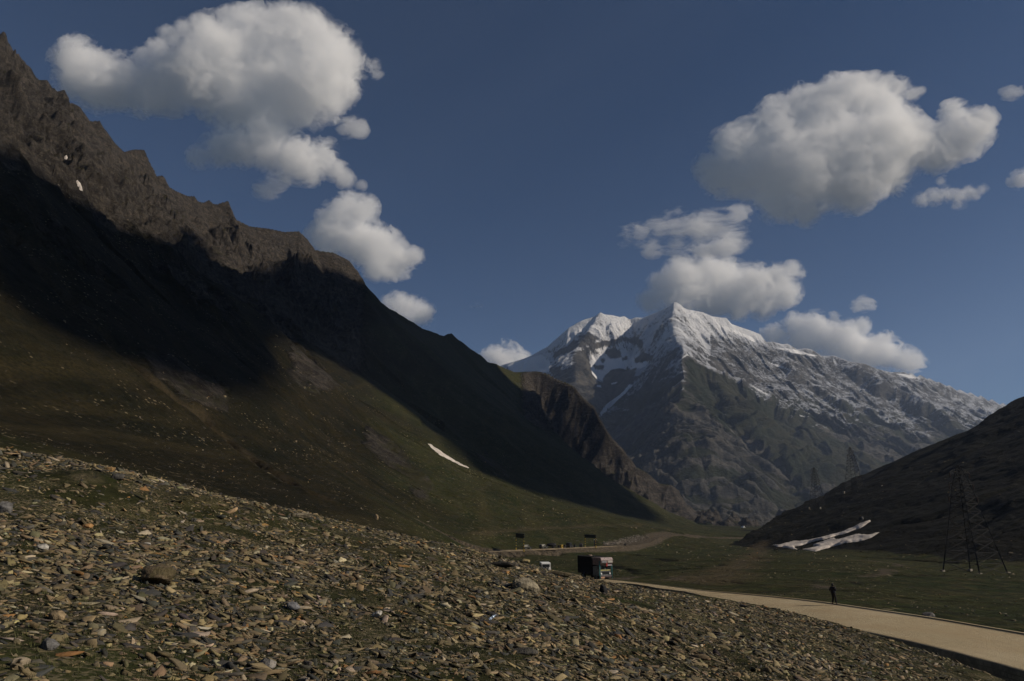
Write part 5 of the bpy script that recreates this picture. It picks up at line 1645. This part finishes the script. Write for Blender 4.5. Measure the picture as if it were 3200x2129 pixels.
def off_roader(name, c, rz, label, body_m, canvas_m, glass_m=M_glass, L=3.8, W=1.65, H=1.85, spare=True, hard=False, group=None):
    """square-cut jeep: local +x is forward, origin at the ground under its middle"""
    root = empty(name, c, rz, label, 'jeep', group)
    s = L / 3.8
    b = MB()
    b.prism([(-1.9 * s, .5), (1.85 * s, .5), (1.9 * s, .62), (1.85 * s, 1.02), (.72 * s, 1.10), (.62 * s, 1.08), (-1.9 * s, 1.08)], -W / 2, W / 2)
    b.build('body', body_m, root)
    t = MB()
    t.prism([(-1.86 * s, 1.08), (.60 * s, 1.09), (.28 * s, H - .06), (.15 * s, H), (-1.80 * s, H - .02), (-1.88 * s, H - .12)], -W / 2 + .06, W / 2 - .06)
    t.build('roof' if hard else 'canvas_top', canvas_m, root)
    for sd_ in (-1, 1):
        MB().box((-.02 * s, sd_ * (W / 2 - .05), 1.42), (.66 * s, .04, .46), None, .01).build('side_window', glass_m, root)
        if hard: MB().box((-1.15 * s, sd_ * (W / 2 - .05), 1.42), (.95 * s, .04, .44), None, .01).build('side_window', glass_m, root)
        MB().box((1.0 * s, sd_ * (W / 2 + .02), .98), (1.1 * s, .16, .08), None, .02).build('mudguard', body_m, root)
        MB().tube((1.84 * s, sd_ * W * .33, .82), (1.90 * s, sd_ * W * .33, .82), .10, .10, 12).build('headlight', M_white, root)
    MB().box((.46 * s, 0, 1.42), (.05, W - .28, .48), Matrix.Rotation(-.42, 3, 'Y'), .01).build('windscreen', glass_m, root)
    MB().box((-1.90 * s, 0, 1.45), (.04, W - .42, .46), None, .01).build('rear_window', glass_m, root)
    MB().box((1.93 * s, 0, .58), (.10, W, .16), None, .02).build('bumper', M_black, root)
    MB().box((-1.93 * s, 0, .58), (.10, W, .16), None, .02).build('bumper', M_black, root)
    if spare:
        sp = MB().tube((-2.08 * s, -.08, 1.08), (-1.90 * s, -.08, 1.08), .36, .36, 18).build('spare_wheel', M_tyre, root)
        MB().tube((-2.10 * s, -.08, 1.08), (-2.08 * s, -.08, 1.08), .18, .18, 12).build('rim', M_rim, sp)
    for x_ in (-1.15 * s, 1.15 * s):
        for sd_ in (-1, 1): wheel(root, x_, sd_ * (W / 2 - .10), .36, .22)
    return root


# white jeep seen from behind, driving off along the road
vp = PT(1702, 1779, 127.5)
van = off_roader('white_jeep', (vp[0], vp[1] + 1.6, PT(1702, 1758, 127.5)[2] - 1.95), R(97), 'white jeep with rear spare wheel, seen from behind over the rim', M_white, M_white, L=4.1, W=1.72, H=1.95, hard=True)
M_olive = plain('dark_olive_paint', (.022, .024, .02), .6, .3, 4)
M_canvas = plain('pale_canvas', (.24, .23, .20), .8, .2, 5)


def on_track(px, dy=0.0, side=0.0):
    """a place on the dirt road under a column of the photograph; side: metres towards the hill"""
    pts = np.array([to_px(*t_)[0] for t_ in track_w])
    i_ = int(np.argmin(np.abs(pts[:110] - px)))
    d_ = track_w[min(i_ + 1, 118)] - track_w[max(i_ - 1, 0)]; d_ = d_ / np.linalg.norm(d_[:2])
    p_ = track_w[i_] + np.array([-d_[1], d_[0], 0]) * side
    return p_, math.atan2(d_[1], d_[0])


g_jeep = 'dark jeeps with pale tops on the dirt road'
p_, a_ = on_track(1644, side=1.4)
off_roader('jeep', (p_[0], p_[1], p_[2] + .03), a_ - .1, 'dark jeep with pale canvas top beside the left sign gantry', M_olive, M_canvas, group=g_jeep)
p_, a_ = on_track(1711, side=1.4)
off_roader('jeep', (p_[0], p_[1], p_[2] + .03), a_ + .05, 'dark jeep with pale canvas top midway between the two gantries', M_olive, M_canvas, group=g_jeep)
p_, a_ = on_track(1797, side=1.6)
off_roader('black_jeep', (p_[0], p_[1], p_[2] + .03), a_ + .25, 'big black jeep parked beside the yellow box', M_black, M_black, L=4.5, W=1.85, H=2.15, spare=False, hard=True)
p_, a_ = on_track(2066, side=.3)
off_roader('white_jeep', (p_[0], p_[1], p_[2] + .05), a_ + math.pi, 'distant white jeep driving alone on the dirt road', M_white, M_white, L=3.9, H=1.95, hard=True)

# ------------------------------------------------------------------ sign gantries and the roadside post
k = NM('hazard_stripes'); v = k.coord()
sep = k.n('ShaderNodeSeparateXYZ'); k.t.links.new(v, sep.inputs[0])
w_ = k.math('FRACT', k.math('MULTIPLY', k.math('ADD', sep.outputs[2], k.math('MULTIPLY', sep.outputs[0], .5)), .95))
c = k.mix(k.math('GREATER_THAN', w_, .52), (.014, .014, .014), (.26, .19, .02))
m_hazard = k.bsdf(c, .6)


def gantry(pxl, pxr, ybase_l, ybase_r, Yl, Yr, H, bh, label, braces=False):
    a, b = PT(pxl, ybase_l, Yl), PT(pxr, ybase_r, Yr)
    c = (a + b) / 2
    rz_ = math.atan2(b[1] - a[1], b[0] - a[0]); half = np.hypot(*(b - a)[:2]) / 2
    zl, zr = a[2] - c[2], b[2] - c[2]
    root = empty('sign_gantry', c, rz_, label, 'sign gantry', 'sign gantries over the dirt road')
    for s_, z_ in ((-1, zl), (1, zr)):
        po = MB().box((0, 0, (H - z_) / 2), (.27, .27, H - z_)).build('post', m_hazard, root)
        po.location = (s_ * half, 0, z_)
        MB().box((0, 0, .25), (.5, .5, .9), None, .04).build('post_base', plain('worn_yellow', (.24, .17, .03), .7, .3, 4), po)
    bd = MB().box((0, 0, H - bh / 2), (half * 2 + .7, .16, bh), None, .02).build('sign_board', M_green, root)
    fr_ = MB()
    for z_ in (H + .03, H - bh - .03): fr_.box((0, .02, z_), (half * 2 + .8, .24, .10))
    for s_ in (-1, 1): fr_.box((s_ * (half + .38), .02, H - bh / 2), (.10, .24, bh))
    fr_.build('board_frame', M_black, bd)
    if braces:
        for z_ in (H * .66, H * .46):
            MB().bar((-half, 0, z_), (-half + 2.6, -.6, z_ - .35), .14).build('barrier_arm', M_black, root)
    return root


gantry(1613, 1637, 1719, 1723, 295, 287, 6.7, 1.7, 'left sign gantry with tall dark board and bar arms', True)
gantry(1829, 1862, 1711.5, 1711.5, 333, 325, 5.7, 1.35, 'right sign gantry with long low dark board')

p_, a_ = on_track(1886, side=3.6)
hut = empty('sentry_hut', (p_[0], p_[1], p_[2]), a_ + .5, 'pointed sentry hut with sunlit roof side painted white and yellow corner right of the gantries', 'hut')
MB().box((0, 0, 1.0), (1.5, 1.5, 2.0)).build('wall', M_black, hut)
MB().prism([(-.85, 1.95), (.85, 1.95), (.05, 3.0), (-.05, 3.0)], -.8, .8).build('roof', M_steel, hut)
MB().prism([(.06, 3.03), (.92, 1.92), (.92, 2.06), (.10, 3.12)], -.84, .84).build('lit_roof_side', M_white, hut)  # white board stands in for the sunlit right side of the roof
MB().box((.72, -.72, .97), (.24, .24, 1.95)).build('corner_post', M_yellow, hut)
p_, a_ = on_track(1842, side=4.2)
h2 = empty('small_shelter', (p_[0], p_[1], p_[2]), a_ + .3, 'small dark arched shelter under the right gantry', 'shelter')
MB().prism([(-.75, 0), (.75, 0), (.75, .8), (.45, 1.4), (0, 1.65), (-.45, 1.4), (-.75, .8)], -.7, .7).build('shell', plain('weathered_tin', (.06, .055, .055), .6, .3, 4), h2)
MB().box((0, -.72, .55), (.7, .05, 1.0)).build('doorway', M_black, h2)
p_, a_ = on_track(1772, side=2.8)
yb = empty('yellow_box', (p_[0], p_[1], p_[2]), a_, 'yellow roadside box with a dark round mark', 'box')
MB().box((0, 0, .65), (1.25, 1.0, 1.3), None, .05).build('box_body', M_yellow, yb)
MB().tube((0, -.50, .75), (0, -.53, .75), .3, .3, 16).build('round_mark', M_black, yb)
MB().box((0, 0, 1.34), (1.32, 1.06, .08), None, .02).build('box_lid', M_yellow, yb)
boulder(1765, 1713, 6, 5, 'small white stone beside the yellow box', PL, 31, rmin=200)
boulder(1724, 1708, 30, 11, 'dark heap behind the second jeep on the dirt road', DK, 32, name='spoil_heap', depth=.6, cuts=4, rmin=295)
boulder(1954, 1705, 8, 7, 'small dark rock on the edge of the dirt road right of the hut', DK, 33, rmin=200)
wl = MB()
for i_ in range(46):
    p_, a_ = on_track(1745 + i_ * 2.0, side=7.5 + .3 * math.sin(i_))
    wl.box((p_[0], p_[1], zz(p_[0], p_[1]) + .45 + .1 * math.sin(i_ * 2.3)), (.62, .6, 1.1 + .3 * math.sin(i_ * 1.3)), Matrix.Rotation(i_ * .7, 3, 'Z'), .06)
w0 = wl.build('stone_wall', plain('dark_wall_stone', (.045, .042, .042), .9, .4, 2), None)
tag(w0, 'low dark dry stone wall behind the parked vehicles', 'wall')

# ------------------------------------------------------------------ tents at the valley head
for px_, lb in ((2322, 'left white ridge tent at the far end of the valley floor'), (2395, 'right white ridge tent at the far end of the valley floor')):
    t_ = ground_at(px_, 1649, 700)
    tn = empty('white_tent', (t_[0], t_[1], t_[2] - .1), .4, lb, 'tent', 'white tents at the valley head')
    MB().prism([(-2.4, 0), (2.4, 0), (.06, 2.6), (-.06, 2.6)], -2.6, 2.6).build('canvas', M_white, tn)
    MB().prism([(-.5, 0), (.5, 0), (0, 1.7)], -2.64, -2.61).build('entrance', M_black, tn)

# ------------------------------------------------------------------ power pylons


def pylon(base, H, bw, rz, label):
    root = empty('power_pylon', base, rz, label, 'pylon', 'lattice power pylons along the dark hill')
    ws = lambda f: bw / 2 * (1 - f) ** 1.15 + H * .012 + (bw * .07 if f < .8 else bw * .07 * (1 - f) / .2)
    br = MB(); lv = [0, .10, .20, .30, .40, .49, .57, .64, .70, .76, .82, .88, .94, 1.0]
    t_ = H * .0030
    for a, b in zip(lv[:-1], lv[1:]):
        A_, B_ = ws(a), ws(b)
        cs_ = [(-1, -1), (1, -1), (1, 1), (-1, 1)]
        for (x1, y1), (x2, y2) in zip(cs_, cs_[1:] + cs_[:1]):
            br.bar((x1 * A_, y1 * A_, a * H), (x2 * B_, y2 * B_, b * H), t_)
            br.bar((x2 * A_, y2 * A_, a * H), (x1 * B_, y1 * B_, b * H), t_)
            br.bar((x1 * B_, y1 * B_, b * H), (x2 * B_, y2 * B_, b * H), t_)
    br.build('lattice_bracing', M_steel, root)
    for sx_, sy_ in ((-1, -1), (1, -1), (1, 1), (-1, 1)):
        lg = MB()
        for a, b in zip(lv[:-1], lv[1:]):
            lg.bar((sx_ * ws(a), sy_ * ws(a), a * H), (sx_ * ws(b), sy_ * ws(b), b * H), t_ * (3.2 if a < .16 else 1.7))
        l_ = lg.build('leg', M_steel, root)
        MB().box((sx_ * ws(0), sy_ * ws(0), .0), (H * .03, H * .03, H * .05), None, .02).build('footing', M_concrete, l_)
    for f, arm in ((.70, .19), (.82, .16), (.93, .13)):
        for s_ in (-1, 1):
            ar = MB(); z_ = f * H; tip = (s_ * arm * H, 0, z_ + H * .005)
            for y_ in (-1, 1):
                ar.bar((s_ * ws(f), y_ * ws(f), z_), tip, t_ * 1.1)
                ar.bar((s_ * ws(f + .05), y_ * ws(f + .05), z_ + .05 * H), tip, t_)
            ao = ar.build('crossarm', M_steel, root)
            MB().tube(tip, (tip[0], 0, tip[2] - H * .05), H * .005, H * .005, 8).build('insulator', plain('brown_insulator', (.05, .03, .025), .3), ao)
    return root


b_ = PT(3046, 1789, 206)
pylon((b_[0], b_[1], zz(b_[0], b_[1]) - .3), 30.5, 9.2, R(20), 'near lattice power pylon standing at the foot of the dark hill')
for px_, py_, ph, bwp, lb in ((2672, 1534, 139, 38, 'distant lattice power pylon higher up on the hill crest'), (2556, 1583, 125, 30, 'distant lattice power pylon lower down on the hill crest')):
    p_ = ground_at(px_, py_ + 3, 300, 1400)
    yc = p_[1] * cP + p_[2] * sP
    pylon((p_[0], p_[1], p_[2] - .5), ph * yc / FPX, bwp * yc / FPX, R(35), lb)

# ------------------------------------------------------------------ the air between here and the far mountain
bm = bmesh.new()
bmesh.ops.create_cube(bm, size=1.0, matrix=Matrix.Translation((-300, 3300, 770)) @ Matrix.Diagonal((11500, 12600, 1960, 1)))
me = bpy.data.meshes.new('haze'); bm.to_mesh(me); bm.free()
haze = bpy.data.objects.new('haze', me); COL.objects.link(haze)
hm = bpy.data.materials.new('haze_air'); hm.use_nodes = True
ht = hm.node_tree; ht.nodes.clear()
ho = ht.nodes.new('ShaderNodeOutputMaterial'); hv = ht.nodes.new('ShaderNodeVolumePrincipled')
hv.inputs['Color'].default_value = (.55, .70, 1.0, 1); hv.inputs['Density'].default_value = 0.000038
hv.inputs['Anisotropy'].default_value = 0.2
ht.links.new(hv.outputs[0], ho.inputs['Volume'])
me.materials.append(hm)
tag(haze, 'thin blue haze filling the valley air', None, None, 'stuff')
